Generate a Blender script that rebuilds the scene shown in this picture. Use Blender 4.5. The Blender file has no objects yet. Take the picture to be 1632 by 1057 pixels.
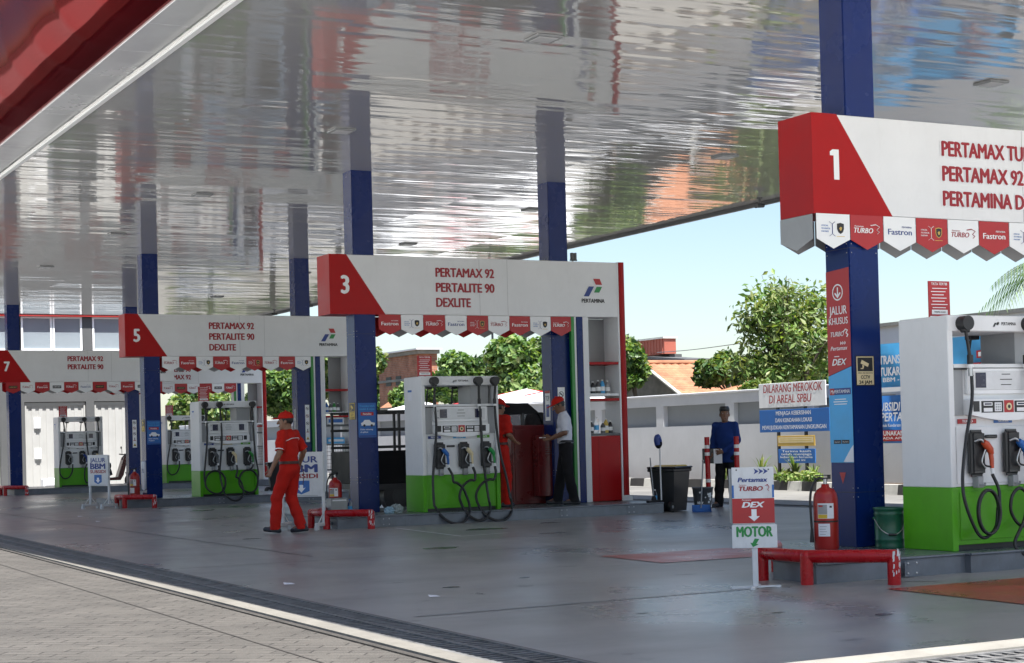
import bpy, bmesh, math, random
import numpy as np
from mathutils import Vector, Matrix
R=math.radians
random.seed(7); rng=np.random.default_rng(7)
S=bpy.context.scene; COL=S.collection
# ---------------------------------------------------------------- camera
CAMH=1.22; F=2694.95; CY=669.05; YAW=0.4856; PITCH=0.0114; ROLL=-0.0255
def cam_basis():
    cp,sp=math.cos(PITCH),math.sin(PITCH)
    look=Vector((math.sin(YAW)*cp,math.cos(YAW)*cp,sp)); right=Vector((math.cos(YAW),-math.sin(YAW),0)); up=right.cross(look)
    return look,right*math.cos(ROLL)+up*math.sin(ROLL),-right*math.sin(ROLL)+up*math.cos(ROLL)
_l,_r,_u=cam_basis()
cd=bpy.data.cameras.new('camera'); cam=bpy.data.objects.new('camera',cd); COL.objects.link(cam)
cam.matrix_world=Matrix(((_r.x,_u.x,-_l.x,0),(_r.y,_u.y,-_l.y,0),(_r.z,_u.z,-_l.z,CAMH),(0,0,0,1)))
cd.sensor_fit='HORIZONTAL'; cd.sensor_width=36; cd.lens=F/1632*36; cd.shift_y=(CY-528.5)/1632
cd.clip_start=.1; cd.clip_end=3000
S.camera=cam
# ---------------------------------------------------------------- light
SUN_EL=66
w=bpy.data.worlds.new('World'); S.world=w; w.use_nodes=True
nt=w.node_tree; bg=nt.nodes['Background']; sky=nt.nodes.new('ShaderNodeTexSky')
sky.sky_type='NISHITA'; sky.sun_disc=False; sky.sun_elevation=R(SUN_EL); sky.sun_rotation=R(182); sky.dust_density=1.0; sky.air_density=1.0; sky.ozone_density=1.0
nt.links.new(sky.outputs[0],bg.inputs[0]); bg.inputs[1].default_value=.074
sd=bpy.data.lights.new('sun','SUN'); sun=bpy.data.objects.new('sun',sd); COL.objects.link(sun)
sd.energy=5.0; sd.angle=R(.5); sd.color=(1,.97,.93)
_d=Vector((-.05,-math.cos(R(SUN_EL)),math.sin(R(SUN_EL)))); sun.rotation_euler=_d.to_track_quat('Z','Y').to_euler()
S.view_settings.view_transform='Standard'; S.view_settings.look='None'; S.view_settings.exposure=1.4; S.view_settings.gamma=1
# ---------------------------------------------------------------- helpers
_caps={}
def text_data(s,bold,shear):
    key=(s,bold,shear)
    if key in _caps: return _caps[key]
    c=bpy.data.curves.new('t','FONT'); c.body=s; c.size=1; c.offset=bold; c.shear=shear; c.resolution_u=3
    o=bpy.data.objects.new('t',c); me=o.to_mesh()
    v=np.array([tuple(p.co) for p in me.vertices],float).reshape(-1,3); f=[tuple(p.vertices) for p in me.polygons]
    o.to_mesh_clear(); bpy.data.objects.remove(o); bpy.data.curves.remove(c)
    _caps[key]=(v,f); return _caps[key]
CAP=[None]
def capheight():
    if CAP[0] is None:
        v,_=text_data('H',0,0); CAP[0]=v[:,1].max()-v[:,1].min()
    return CAP[0]
class MB:
    def __init__(s): s.v=[];s.f=[];s.m=[];s.sm=[];s.mats=[];s.M=Matrix()
    def mi(s,m):
        if m not in s.mats: s.mats.append(m)
        return s.mats.index(m)
    def add(s,vs,fs,m,smooth=False):
        n=len(s.v); M=s.M
        s.v+= [tuple(M@Vector(p)) for p in vs]
        i=s.mi(m)
        for q in fs: s.f.append(tuple(a+n for a in q)); s.m.append(i); s.sm.append(smooth)
        return s
    def box(s,a,b,m,bev=0,seg=1):
        (x0,y0,z0),(x1,y1,z1)=a,b
        if not bev:
            return s.add([(x0,y0,z0),(x1,y0,z0),(x1,y1,z0),(x0,y1,z0),(x0,y0,z1),(x1,y0,z1),(x1,y1,z1),(x0,y1,z1)],
                [(0,3,2,1),(4,5,6,7),(0,1,5,4),(1,2,6,5),(2,3,7,6),(3,0,4,7)],m)
        bm=bmesh.new(); bmesh.ops.create_cube(bm,size=1)
        for p in bm.verts: p.co=Vector(((x0+x1)/2+p.co.x*(x1-x0),(y0+y1)/2+p.co.y*(y1-y0),(z0+z1)/2+p.co.z*(z1-z0)))
        bmesh.ops.bevel(bm,geom=bm.edges[:],offset=bev,segments=seg,affect='EDGES')
        bm.verts.index_update()
        s.add([tuple(p.co) for p in bm.verts],[tuple(q.index for q in f.verts) for f in bm.faces],m); bm.free(); return s
    def cyl(s,a,b,r0,m,r1=None,n=16,cap=True,smooth=True):
        r1=r0 if r1 is None else r1; a=Vector(a);b=Vector(b); d=(b-a).normalized()
        u=d.orthogonal().normalized(); w=d.cross(u); vs=[]
        for c,r in ((a,r0),(b,r1)):
            for k in range(n): t=2*math.pi*k/n; vs.append(c+u*(r*math.cos(t))+w*(r*math.sin(t)))
        s.add(vs,[(k,(k+1)%n,n+(k+1)%n,n+k) for k in range(n)],m,smooth)
        if cap: s.add(vs[:n],[tuple(range(n))[::-1]],m); s.add(vs[n:],[tuple(range(n))],m)
        return s
    def tube(s,pts,r,m,n=8,closed=False,cap=True,flat=1.0):
        P=[Vector(p) for p in pts]; N=len(P); T=[]
        for i in range(N):
            a=P[i-1] if (i or closed) else P[i]; b=P[(i+1)%N] if (i<N-1 or closed) else P[i]
            T.append((b-a).normalized())
        u=T[0].orthogonal().normalized(); vs=[]
        for i in range(N):
            u=(u-T[i]*u.dot(T[i]))
            u=u.normalized() if u.length>1e-6 else T[i].orthogonal().normalized()
            w=T[i].cross(u); rr=r[i] if isinstance(r,(list,tuple)) else r
            k=1.0
            if 0<i<N-1:
                c=max(.3,math.sqrt(max(0,(1+ (P[i]-P[i-1]).normalized().dot((P[i+1]-P[i]).normalized()))/2))); k=1/c if c<.95 else 1
            for j in range(n): t=2*math.pi*j/n; vs.append(P[i]+u*(rr*math.cos(t))+w*(rr*flat*math.sin(t)))
        fs=[]
        for i in range(N if closed else N-1):
            a=i*n;b=((i+1)%N)*n
            for j in range(n): fs.append((a+j,a+(j+1)%n,b+(j+1)%n,b+j))
        s.add(vs,fs,m,True)
        if cap and not closed: s.add(vs[:n],[tuple(range(n))[::-1]],m); s.add(vs[-n:],[tuple(range(n))],m)
        return s
    def lathe(s,prof,m,c=(0,0,0),n=24,smooth=True):
        vs=[];N=len(prof)
        for r,z in prof:
            for k in range(n): t=2*math.pi*k/n; vs.append((c[0]+r*math.cos(t),c[1]+r*math.sin(t),c[2]+z))
        fs=[(i*n+k,i*n+(k+1)%n,(i+1)*n+(k+1)%n,(i+1)*n+k) for i in range(N-1) for k in range(n)]
        return s.add(vs,fs,m,smooth)
    def ball(s,c,r,m,n=12):
        if not isinstance(r,(list,tuple)): r=(r,r,r)
        vs=[];fs=[]
        for i in range(n+1):
            a=math.pi*i/n
            for k in range(2*n): t=math.pi*k/n; vs.append((c[0]+r[0]*math.sin(a)*math.cos(t),c[1]+r[1]*math.sin(a)*math.sin(t),c[2]+r[2]*math.cos(a)))
        for i in range(n):
            for k in range(2*n): fs.append((i*2*n+k,(i+1)*2*n+k,(i+1)*2*n+(k+1)%(2*n),i*2*n+(k+1)%(2*n)))
        return s.add(vs,fs,m,True)
    def prism(s,poly,m,y0,y1,msides=None):   # polygon in XZ (counter-clockwise seen from -Y), extruded in Y
        n=len(poly)
        s.add([(x,y0,z) for x,z in poly],[tuple(range(n))],m)
        s.add([(x,y1,z) for x,z in poly],[tuple(range(n))[::-1]],m)
        s.add([(x,y,z) for y in (y0,y1) for x,z in poly],[(k,n+k,n+(k+1)%n,(k+1)%n) for k in range(n)],msides or m)
        return s
    def plate(s,poly,m,y=0):
        return s.add([(x,y,z) for x,z in poly],[tuple(range(len(poly)))],m)
    def rect(s,x0,x1,z0,z1,m,y=0): return s.plate([(x0,z0),(x1,z0),(x1,z1),(x0,z1)],m,y)
    def disc(s,x,z,r,m,y=0,n=20,r2=None): return s.plate([(x+r*math.cos(2*math.pi*k/n),z+(r2 or r)*math.sin(2*math.pi*k/n)) for k in range(n)],m,y)
    def ring(s,x,z,r,wd,m,y=0,n=28,rz=None):
        rz=rz or r; vs=[]
        for q in (0,wd):
            vs+=[(x+(r-q)*math.cos(2*math.pi*k/n),y,z+(rz-q)*math.sin(2*math.pi*k/n)) for k in range(n)]
        return s.add(vs,[(k,(k+1)%n,n+(k+1)%n,n+k) for k in range(n)],m)
    def text(s,t,h,m,x,z,y=0,al='L',bold=.02,shear=0,sx=1.0,fit=None):   # faces -Y
        v0,f0=text_data(t,0,shear); k=h/capheight()
        if not len(v0): return s
        hz=getattr(s,'tstep',.0005)/k
        if bold<=0: sh=[(0,0)]
        elif bold<.07: sh=[(-bold,0),(bold,0)] if bold<.03 else [(-bold,0),(0,.022),(0,-.022),(bold,0)]
        else: sh=[(-bold,-bold*.7),(bold,-bold*.7),(-bold,bold*.7),(bold,bold*.7)]
        nv=len(v0); v=np.concatenate([v0+np.array([a_,c_,i_*hz]) for i_,(a_,c_) in enumerate(sh)]); f=[tuple(q_+i_*nv for q_ in fc) for i_ in range(len(sh)) for fc in f0]
        q=v*k; q=q.copy(); q[:,0]*=sx; x0,x1=q[:,0].min(),q[:,0].max()
        if fit: q[:,0]=(q[:,0]-x0)*fit/(x1-x0); x0,x1=0,fit
        off={'L':-x0,'C':-(x0+x1)/2,'R':-x1}[al]
        return s.add([(x+a+off,y-c,z+b) for a,b,c in q],f,m)
    def build(s,name,parent=None,loc=None,rot=0):
        me=bpy.data.meshes.new(name); me.from_pydata(s.v,[],s.f)
        for m in s.mats: me.materials.append(m)
        me.polygons.foreach_set('material_index',s.m); me.polygons.foreach_set('use_smooth',s.sm); me.update()
        o=bpy.data.objects.new(name,me); COL.objects.link(o)
        if parent is not None: o.parent=parent
        if loc is not None: o.location=loc
        o.rotation_euler=(0,0,rot); return o
def tag(o,label,cat,group=None,kind=None):
    o['label']=label; o['category']=cat
    if group: o['group']=group
    if kind: o['kind']=kind
    return o
def struct(o): o['kind']='structure'; return o
def thing(name,label,cat,loc=(0,0,0),rot=0,group=None):
    o=bpy.data.objects.new(name,None); COL.objects.link(o); o.location=loc; o.rotation_euler=(0,0,rot); o.empty_display_size=.1
    return tag(o,label,cat,group)
def npmesh(name,v,f,mats,mi=None,smooth=False,parent=None):
    me=bpy.data.meshes.new(name); v=np.asarray(v,np.float32); f=np.asarray(f,np.int32)
    me.vertices.add(len(v)); me.vertices.foreach_set('co',v.ravel())
    n=f.shape[1]; me.loops.add(f.size); me.loops.foreach_set('vertex_index',f.ravel())
    me.polygons.add(len(f)); me.polygons.foreach_set('loop_start',np.arange(0,f.size,n,dtype=np.int32))
    for m in mats: me.materials.append(m)
    if mi is not None: me.polygons.foreach_set('material_index',np.asarray(mi,np.int32))
    me.polygons.foreach_set('use_smooth',np.full(len(f),smooth)); me.update(calc_edges=True); me.validate()
    o=bpy.data.objects.new(name,me); COL.objects.link(o)
    if parent is not None: o.parent=parent
    return o
# ---------------------------------------------------------------- materials
def mat(name,c,rough=.5,metal=0,var=.12,vs=3.0,bump=0,bs=40,spec=.5,coat=0,streak=None,trans=0,dirt=0):
    m=bpy.data.materials.new(name); m.use_nodes=True; t=m.node_tree; N=t.nodes; L=t.links; b=N['Principled BSDF']
    b.inputs['Base Color'].default_value=(*c,1); b.inputs['Roughness'].default_value=rough; b.inputs['Metallic'].default_value=metal
    b.inputs['Specular IOR Level'].default_value=spec
    if coat: b.inputs['Coat Weight'].default_value=coat; b.inputs['Coat Roughness'].default_value=.08
    tc=N.new('ShaderNodeTexCoord')
    mp=N.new('ShaderNodeMapping'); L.new(tc.outputs['Object'],mp.inputs[0])
    if streak: mp.inputs['Scale'].default_value=streak
    if var:
        n=N.new('ShaderNodeTexNoise'); n.inputs['Scale'].default_value=vs; n.inputs['Detail'].default_value=5; n.inputs['Roughness'].default_value=.65
        L.new(mp.outputs[0],n.inputs['Vector'])
        r=N.new('ShaderNodeMapRange'); r.inputs[1].default_value=.3; r.inputs[2].default_value=.7; r.inputs[3].default_value=1-var; r.inputs[4].default_value=1+var*.6
        L.new(n.outputs[0],r.inputs[0])
        mx=N.new('ShaderNodeVectorMath'); mx.operation='SCALE'; mx.inputs[0].default_value=c; L.new(r.outputs[0],mx.inputs['Scale'])
        L.new(mx.outputs[0],b.inputs['Base Color'])
        rr=N.new('ShaderNodeMapRange'); rr.inputs[1].default_value=.3; rr.inputs[2].default_value=.7; rr.inputs[3].default_value=max(.02,rough-.08); rr.inputs[4].default_value=min(1,rough+.08)
        L.new(n.outputs[0],rr.inputs[0]); L.new(rr.outputs[0],b.inputs['Roughness'])
        if dirt:
            n3=N.new('ShaderNodeTexNoise'); n3.inputs['Scale'].default_value=9; n3.inputs['Detail'].default_value=8; n3.inputs['Roughness'].default_value=.75
            mp3=N.new('ShaderNodeMapping'); mp3.inputs['Scale'].default_value=(1.2,1.2,.35); L.new(tc.outputs['Object'],mp3.inputs[0]); L.new(mp3.outputs[0],n3.inputs['Vector'])
            r3=N.new('ShaderNodeMapRange'); r3.inputs[1].default_value=.52; r3.inputs[2].default_value=.75; r3.inputs[3].default_value=0; r3.inputs[4].default_value=dirt; L.new(n3.outputs[0],r3.inputs[0])
            mm=N.new('ShaderNodeMix'); mm.data_type='RGBA'; L.new(r3.outputs[0],mm.inputs[0]); L.new(mx.outputs[0],mm.inputs[6]); mm.inputs[7].default_value=(c[0]*.45+.02,c[1]*.42+.018,c[2]*.4+.012,1)
            L.new(mm.outputs[2],b.inputs['Base Color'])
    if bump:
        n2=N.new('ShaderNodeTexNoise'); n2.inputs['Scale'].default_value=bs; n2.inputs['Detail'].default_value=4; L.new(mp.outputs[0],n2.inputs['Vector'])
        bp=N.new('ShaderNodeBump'); bp.inputs['Strength'].default_value=bump; bp.inputs['Distance'].default_value=.01; L.new(n2.outputs[0],bp.inputs['Height']); L.new(bp.outputs[0],b.inputs['Normal'])
    if trans: b.inputs['Transmission Weight'].default_value=trans
    return m
M={}
M['white']=mat('white_panel',(.74,.75,.76),.4,spec=.3,var=.06,vs=1.2,dirt=.10,bump=.03,bs=3)
M['white_clean']=mat('white_print',(.80,.81,.82),.4,var=.04)
M['red']=mat('red_panel',(.36,.004,.006),.38,spec=.22,var=.10,vs=1.5,dirt=.10,bump=.03,bs=3)
M['red_print']=mat('red_print',(.40,.012,.016),.4,var=.06)
M['letter']=mat('maroon_letter',(.30,.004,.014),.4,var=.05)
M['halo']=mat('pale_letter_edge',(.76,.76,.78),.4,var=.03)
M['blue']=mat('blue_column_panel',(.003,.019,.125),.26,var=.14,vs=.9,spec=.25,dirt=.05)
M['blue_print']=mat('blue_print',(.012,.04,.22),.4,var=.06)
M['mid_blue']=mat('mid_blue_print',(.02,.13,.42),.45,var=.08)
M['sky_blue']=mat('light_blue_print',(.07,.38,.72),.45,var=.10,vs=4)
M['green']=mat('green_panel',(.085,.36,.010),.35,spec=.3,var=.10,vs=2,dirt=.14)
M['green_print']=mat('green_print',(.01,.25,.05),.4,var=.05)
M['green_dark']=mat('green_stripe',(.02,.22,.03),.35,var=.08)
M['black']=mat('black_rubber',(.012,.012,.014),.45,var=.2,vs=12)
M['black_plastic']=mat('black_plastic',(.02,.021,.024),.35,var=.2,vs=6,dirt=.05)
M['black_print']=mat('black_print',(.015,.015,.017),.5,var=.05)
M['gold']=mat('gold_print',(.55,.36,.08),.45,var=.1)
M['yellow']=mat('yellow_print',(.62,.42,.03),.45,var=.1)
M['cream']=mat('cream_print',(.72,.60,.36),.5,var=.1)
M['grey']=mat('grey_panel',(.30,.31,.32),.4,var=.1,vs=2,dirt=.12)
M['dgrey']=mat('dark_grey_panel',(.09,.095,.10),.45,var=.15,vs=3)
M['steel']=mat('steel',(.45,.46,.47),.35,metal=.9,var=.15,vs=8)
M['lcd']=mat('display_screen',(.03,.034,.075),.12,var=.1)
M['lcd_warm']=mat('display_screen_warm',(.045,.02,.03),.12,var=.1)
M['pipe_red']=mat('red_pipe_paint',(.40,.003,.008),.28,var=.12,vs=5,coat=.1,spec=.35,dirt=.14)
M['ext_red']=mat('extinguisher_red',(.36,.012,.010),.35,var=.10,vs=3)
M['ochre']=mat('ochre_print',(.62,.44,.10),.5,var=.1)
M['sign_white']=mat('painted_white_metal',(.66,.67,.68),.4,var=.10,vs=6,dirt=.3)
M['skin']=mat('brown_skin',(.24,.12,.07),.5,var=.12,vs=20)
M['skin_dark']=mat('deep_brown_skin',(.19,.095,.058),.5,var=.12,vs=20)
M['hair']=mat('black_hair',(.012,.011,.010),.5,var=.3,vs=40,bump=.4,bs=120)
M['cloth_red']=mat('red_cloth',(.46,.014,.008),.8,var=.14,vs=5,bump=.25,bs=16,spec=.2)
M['cloth_white']=mat('white_cloth',(.58,.60,.68),.8,var=.10,vs=5,bump=.25,bs=16,spec=.2)
M['cloth_black']=mat('black_cloth',(.012,.012,.014),.85,var=.2,vs=6,bump=.2,bs=18,spec=.2)
M['cloth_blue']=mat('blue_cloth',(.008,.03,.15),.8,var=.16,vs=5,bump=.25,bs=14,spec=.2)
M['shoe']=mat('dark_shoe',(.018,.019,.025),.45,var=.2,vs=10)
M['leather']=mat('brown_belt',(.06,.018,.012),.5,var=.2,vs=10)
M['eye']=mat('eye_dark',(.01,.008,.007),.2,var=0)
M['lip']=mat('lip',(.16,.06,.05),.5,var=0)
M['paper']=mat('paper_white',(.75,.76,.80),.7,var=.05)
M['zinc']=mat('weathered_sheet_metal',(.16,.175,.20),.42,metal=.35,var=.28,vs=3,bump=.12,bs=8,dirt=.3)
M['island_top']=mat('painted_green_grey_floor',(.14,.17,.17),.3,var=.2,vs=2,dirt=.4)
def glass(name,c=(.9,.95,.95),rough=.02):
    m=bpy.data.materials.new(name); m.use_nodes=True; t=m.node_tree; b=t.nodes['Principled BSDF']
    b.inputs['Base Color'].default_value=(*c,1); b.inputs['Transmission Weight'].default_value=1; b.inputs['Roughness'].default_value=rough; b.inputs['IOR'].default_value=1.1
    return m
M['glass']=glass('tinted_glass',(.55,.62,.66)); M['bottle']=glass('clear_plastic',(.85,.9,.95),.08)
# ================================================================ ground
def nodes(m): return m.node_tree.nodes,m.node_tree.links,m.node_tree.nodes['Principled BSDF']
def concrete(name,c1,c2,rough0,rough1,joint=None,stain=.6,scale=.35,spec=.5):
    m=bpy.data.materials.new(name); m.use_nodes=True; N,L,b=nodes(m); b.inputs['Specular IOR Level'].default_value=spec
    g=N.new('ShaderNodeNewGeometry')
    n1=N.new('ShaderNodeTexNoise'); n1.inputs['Scale'].default_value=scale; n1.inputs['Detail'].default_value=9; n1.inputs['Roughness'].default_value=.62; L.new(g.outputs['Position'],n1.inputs['Vector'])
    cr=N.new('ShaderNodeValToRGB'); cr.color_ramp.elements[0].position=.32; cr.color_ramp.elements[1].position=.68; cr.color_ramp.elements[0].color=(*c1,1); cr.color_ramp.elements[1].color=(*c2,1); L.new(n1.outputs[0],cr.inputs[0])
    # streaky wheel wear along x
    mp=N.new('ShaderNodeMapping'); mp.inputs['Scale'].default_value=(.55,1.3,1); mp.inputs['Rotation'].default_value=(0,0,.5); L.new(g.outputs['Position'],mp.inputs[0])
    n2=N.new('ShaderNodeTexNoise'); n2.inputs['Scale'].default_value=1.0; n2.inputs['Detail'].default_value=7; n2.inputs['Roughness'].default_value=.7; L.new(mp.outputs[0],n2.inputs['Vector'])
    r2=N.new('ShaderNodeMapRange'); r2.inputs[1].default_value=.42; r2.inputs[2].default_value=.66; r2.inputs[3].default_value=1; r2.inputs[4].default_value=1-stain; L.new(n2.outputs[0],r2.inputs[0])
    # small dark spots
    v=N.new('ShaderNodeTexNoise'); v.inputs['Scale'].default_value=3.1; v.inputs['Detail'].default_value=3; L.new(g.outputs['Position'],v.inputs['Vector'])
    r3=N.new('ShaderNodeMapRange'); r3.inputs[1].default_value=.66; r3.inputs[2].default_value=.74; r3.inputs[3].default_value=1; r3.inputs[4].default_value=.45; L.new(v.outputs[0],r3.inputs[0])
    mu=N.new('ShaderNodeMath'); mu.operation='MULTIPLY'; L.new(r2.outputs[0],mu.inputs[0]); L.new(r3.outputs[0],mu.inputs[1])
    sc=N.new('ShaderNodeVectorMath'); sc.operation='SCALE'; L.new(cr.outputs[0],sc.inputs[0]); L.new(mu.outputs[0],sc.inputs['Scale'])
    L.new(sc.outputs[0],b.inputs['Base Color'])
    rr=N.new('ShaderNodeMapRange'); rr.inputs[1].default_value=.35; rr.inputs[2].default_value=.65; rr.inputs[3].default_value=rough0; rr.inputs[4].default_value=rough1; L.new(n1.outputs[0],rr.inputs[0]); L.new(rr.outputs[0],b.inputs['Roughness'])
    n4=N.new('ShaderNodeTexNoise'); n4.inputs['Scale'].default_value=5; n4.inputs['Detail'].default_value=6; L.new(g.outputs['Position'],n4.inputs['Vector'])
    bp=N.new('ShaderNodeBump'); bp.inputs['Strength'].default_value=.12; bp.inputs['Distance'].default_value=.006; L.new(n4.outputs[0],bp.inputs['Height']); L.new(bp.outputs[0],b.inputs['Normal'])
    return m
M['apron']=concrete('apron_concrete',(.225,.222,.215),(.325,.32,.31),.24,.46,stain=.22,spec=.4)
M['road']=concrete('road_concrete',(.15,.145,.135),(.20,.195,.18),.5,.7,stain=.25)
M['ground']=concrete('dusty_ground',(.16,.15,.13),(.22,.21,.18),.8,.95)
M['redfloor']=concrete('red_floor_paint',(.32,.04,.025),(.40,.065,.035),.22,.45,stain=.25,scale=1.2)
M['creamkerb']=mat('cream_concrete',(.18,.17,.15),.8,var=.2,vs=2,bump=.3,bs=20,dirt=.5)
M['creamfront']=mat('pale_cream_concrete',(.24,.23,.205),.8,var=.2,vs=2,bump=.3,bs=20,dirt=.4)
M['joint']=mat('pale_joint',(.30,.31,.31),.5,var=.4,vs=5)
def paver_mat():
    m=bpy.data.materials.new('block_paving'); m.use_nodes=True; N,L,b=nodes(m)
    g=N.new('ShaderNodeNewGeometry'); mp=N.new('ShaderNodeMapping'); mp.inputs['Rotation'].default_value=(0,0,R(37)); L.new(g.outputs['Position'],mp.inputs[0])
    # wobble
    nz=N.new('ShaderNodeTexNoise'); nz.inputs['Scale'].default_value=3; L.new(g.outputs['Position'],nz.inputs['Vector'])
    wv=N.new('ShaderNodeVectorMath'); wv.operation='SCALE'; wv.inputs['Scale'].default_value=.05; L.new(nz.outputs[1],wv.inputs[0])
    ad=N.new('ShaderNodeVectorMath'); ad.operation='ADD'; L.new(mp.outputs[0],ad.inputs[0]); L.new(wv.outputs[0],ad.inputs[1])
    br=N.new('ShaderNodeTexBrick'); br.inputs['Scale'].default_value=1; br.inputs['Brick Width'].default_value=.24; br.inputs['Row Height'].default_value=.12; br.inputs['Mortar Size'].default_value=.007; br.inputs['Mortar Smooth'].default_value=.4
    br.inputs['Color1'].default_value=(.073,.067,.060,1); br.inputs['Color2'].default_value=(.097,.089,.079,1); br.inputs['Mortar'].default_value=(.036,.032,.028,1); br.offset=.5; L.new(ad.outputs[0],br.inputs['Vector'])
    n=N.new('ShaderNodeTexNoise'); n.inputs['Scale'].default_value=.8; n.inputs['Detail'].default_value=9; n.inputs['Roughness'].default_value=.7; L.new(g.outputs['Position'],n.inputs['Vector'])
    r=N.new('ShaderNodeMapRange'); r.inputs[1].default_value=.3; r.inputs[2].default_value=.7; r.inputs[3].default_value=.72; r.inputs[4].default_value=1.12; L.new(n.outputs[0],r.inputs[0])
    n5=N.new('ShaderNodeTexNoise'); n5.inputs['Scale'].default_value=60; n5.inputs['Detail'].default_value=4; L.new(g.outputs['Position'],n5.inputs['Vector'])
    r5=N.new('ShaderNodeMapRange'); r5.inputs[1].default_value=.3; r5.inputs[2].default_value=.7; r5.inputs[3].default_value=.85; r5.inputs[4].default_value=1.1; L.new(n5.outputs[0],r5.inputs[0])
    mu=N.new('ShaderNodeMath'); mu.operation='MULTIPLY'; L.new(r.outputs[0],mu.inputs[0]); L.new(r5.outputs[0],mu.inputs[1])
    s=N.new('ShaderNodeVectorMath'); s.operation='SCALE'; L.new(mu.outputs[0],s.inputs['Scale']); L.new(s.outputs[0],b.inputs['Base Color'])
    b.inputs['Roughness'].default_value=.8
    inv=N.new('ShaderNodeMath'); inv.operation='SUBTRACT'; inv.inputs[0].default_value=1; L.new(br.outputs['Fac'],inv.inputs[1])
    nw=N.new('ShaderNodeTexNoise'); nw.inputs['Scale'].default_value=2.6; nw.inputs['Detail'].default_value=4; L.new(g.outputs['Position'],nw.inputs['Vector'])
    rw=N.new('ShaderNodeMapRange'); rw.inputs[1].default_value=.50; rw.inputs[2].default_value=.62; L.new(nw.outputs[0],rw.inputs[0])
    mw=N.new('ShaderNodeMix'); mw.data_type='RGBA'; L.new(rw.outputs[0],mw.inputs[0]); L.new(br.outputs[0],mw.inputs[6]); mw.inputs[7].default_value=(.086,.079,.070,1); L.new(mw.outputs[2],s.inputs[0])
    iw=N.new('ShaderNodeMath'); iw.operation='MAXIMUM'; L.new(inv.outputs[0],iw.inputs[0]); L.new(rw.outputs[0],iw.inputs[1])
    a2=N.new('ShaderNodeMath'); a2.operation='ADD'; L.new(iw.outputs[0],a2.inputs[0])
    n6=N.new('ShaderNodeMath'); n6.operation='MULTIPLY'; n6.inputs[1].default_value=.7; L.new(n5.outputs[0],n6.inputs[0]); L.new(n6.outputs[0],a2.inputs[1])
    bp=N.new('ShaderNodeBump'); bp.inputs['Strength'].default_value=.9; bp.inputs['Distance'].default_value=.012; L.new(a2.outputs[0],bp.inputs['Height']); L.new(bp.outputs[0],b.inputs['Normal'])
    return m
M['paver']=paver_mat()
def xo(y): return .0185*(y-8.4)-.10      # the drain line is a hair off the pump rows
def sheet(name,poly,m,z): 
    b=MB(); b.add([(x,y,z) for x,y in poly],[tuple(range(len(poly)))],m); return struct(b.build(name))
def band(name,x0,x1,y0,y1,m,z): return sheet(name,[(x0+xo(y0),y0),(x1+xo(y0),y0),(x1+xo(y1),y1),(x0+xo(y1),y1)],m,z)
sheet('ground',[(-900,-900),(900,-900),(900,900),(-900,900)],M['ground'],-.30)
FY=6.5                                   # front edge of the forecourt drain
band('paving',.6,4.03,FY,95,M['paver'],0.0)
M['bounce_yard']=concrete('pale_bounce_concrete',(.50,.49,.46),(.58,.57,.54),.7,.9,stain=.12)  # unseen ground, made pale to bounce sunlight in under the canopy
band('bounce_yard',-70,.6,-60,95,M['bounce_yard'],0.0)
M['bounce_yard_alias']=M['bounce_yard']
sheet('bounce_yard',[(.6+xo(-60),-60),(60,-60),(60,FY),(.6+xo(FY),FY)],M['bounce_yard'],0.0)
sheet('forecourt',[(4.76+xo(7.2),7.2),(17.0,7.2),(17.0,60),(4.76+xo(60),60)],M['apron'],0.0)
sheet('road',[(17.34,7.2),(22.4,7.2),(22.4,95),(17.34,95)],M['road'],0.0)
sheet('forecourt',[(4.76+xo(60),60),(17.0,60),(17.0,95),(4.76+xo(95),95)],M['road'],0.0)
# cream kerb strips, flush, a few mm proud
def bar(name,pts,m,z0,z1):
    b=MB(); n=len(pts); b.add([(x,y,z) for z in (z0,z1) for x,y in pts],[tuple(range(n,2*n))]+[(k,(k+1)%n,n+(k+1)%n,n+k) for k in range(n)],m); return struct(b.build(name))
bar('kerb_strip',[(4.12+xo(FY),FY),(4.27+xo(FY),FY),(4.27+xo(60),60),(4.12+xo(60),60)],M['creamkerb'],-.2,.012)
bar('kerb_strip',[(4.78+xo(7),6.93),(17,6.93),(17,7.19),(4.78+xo(7),7.19)],M['creamfront'],-.2,.012)
# drains: channel + grate
M['grate']=mat('iron_grate',(.20,.20,.20),.6,metal=.4,var=.5,vs=6,bump=.3,bs=30)
M['pit']=mat('drain_pit',(.012,.011,.010),.9,var=.3)
def drain(along_y,a,b_,lo,hi,bars):
    d=MB()
    f=(lambda u,v,z:(u+xo(v),v,z)) if along_y else (lambda u,v,z:(v,u,z))
    def quad(u0,u1,v0,v1,z,m): d.add([f(u0,v0,z),f(u1,v0,z),f(u1,v1,z),f(u0,v1,z)],[(0,1,2,3)],m)
    def bx(u0,u1,v0,v1,z0,z1,m): d.add([f(u,v,z) for z in (z0,z1) for u,v in ((u0,v0),(u1,v0),(u1,v1),(u0,v1))],[(4,5,6,7),(0,1,5,4),(1,2,6,5),(2,3,7,6),(3,0,4,7)],m)
    quad(lo,hi,a,b_,-.16,M['pit'])
    for u in (lo,(lo+hi)/2-.02,hi-.04): bx(u,u+.04,a,b_,-.16,.004,M['grate'])
    v=a
    while v<b_:
        if v<bars:
            for u0,u1 in ((lo+.04,(lo+hi)/2-.02),((lo+hi)/2+.02,hi-.04)): bx(u0,u1,v,v+.036,-.007,-.002,M['grate'])
            v+=.088
        else:
            bx(lo+.04,hi-.04,v,min(v+.2,b_),-.03,-.004,M['grate']); v+=.24
    return d
struct(drain(True,6.5,60,4.29,4.74,26).build('drain'))
struct(drain(False,4.78+xo(7),17,6.5,6.92,11).build('drain'))
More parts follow.
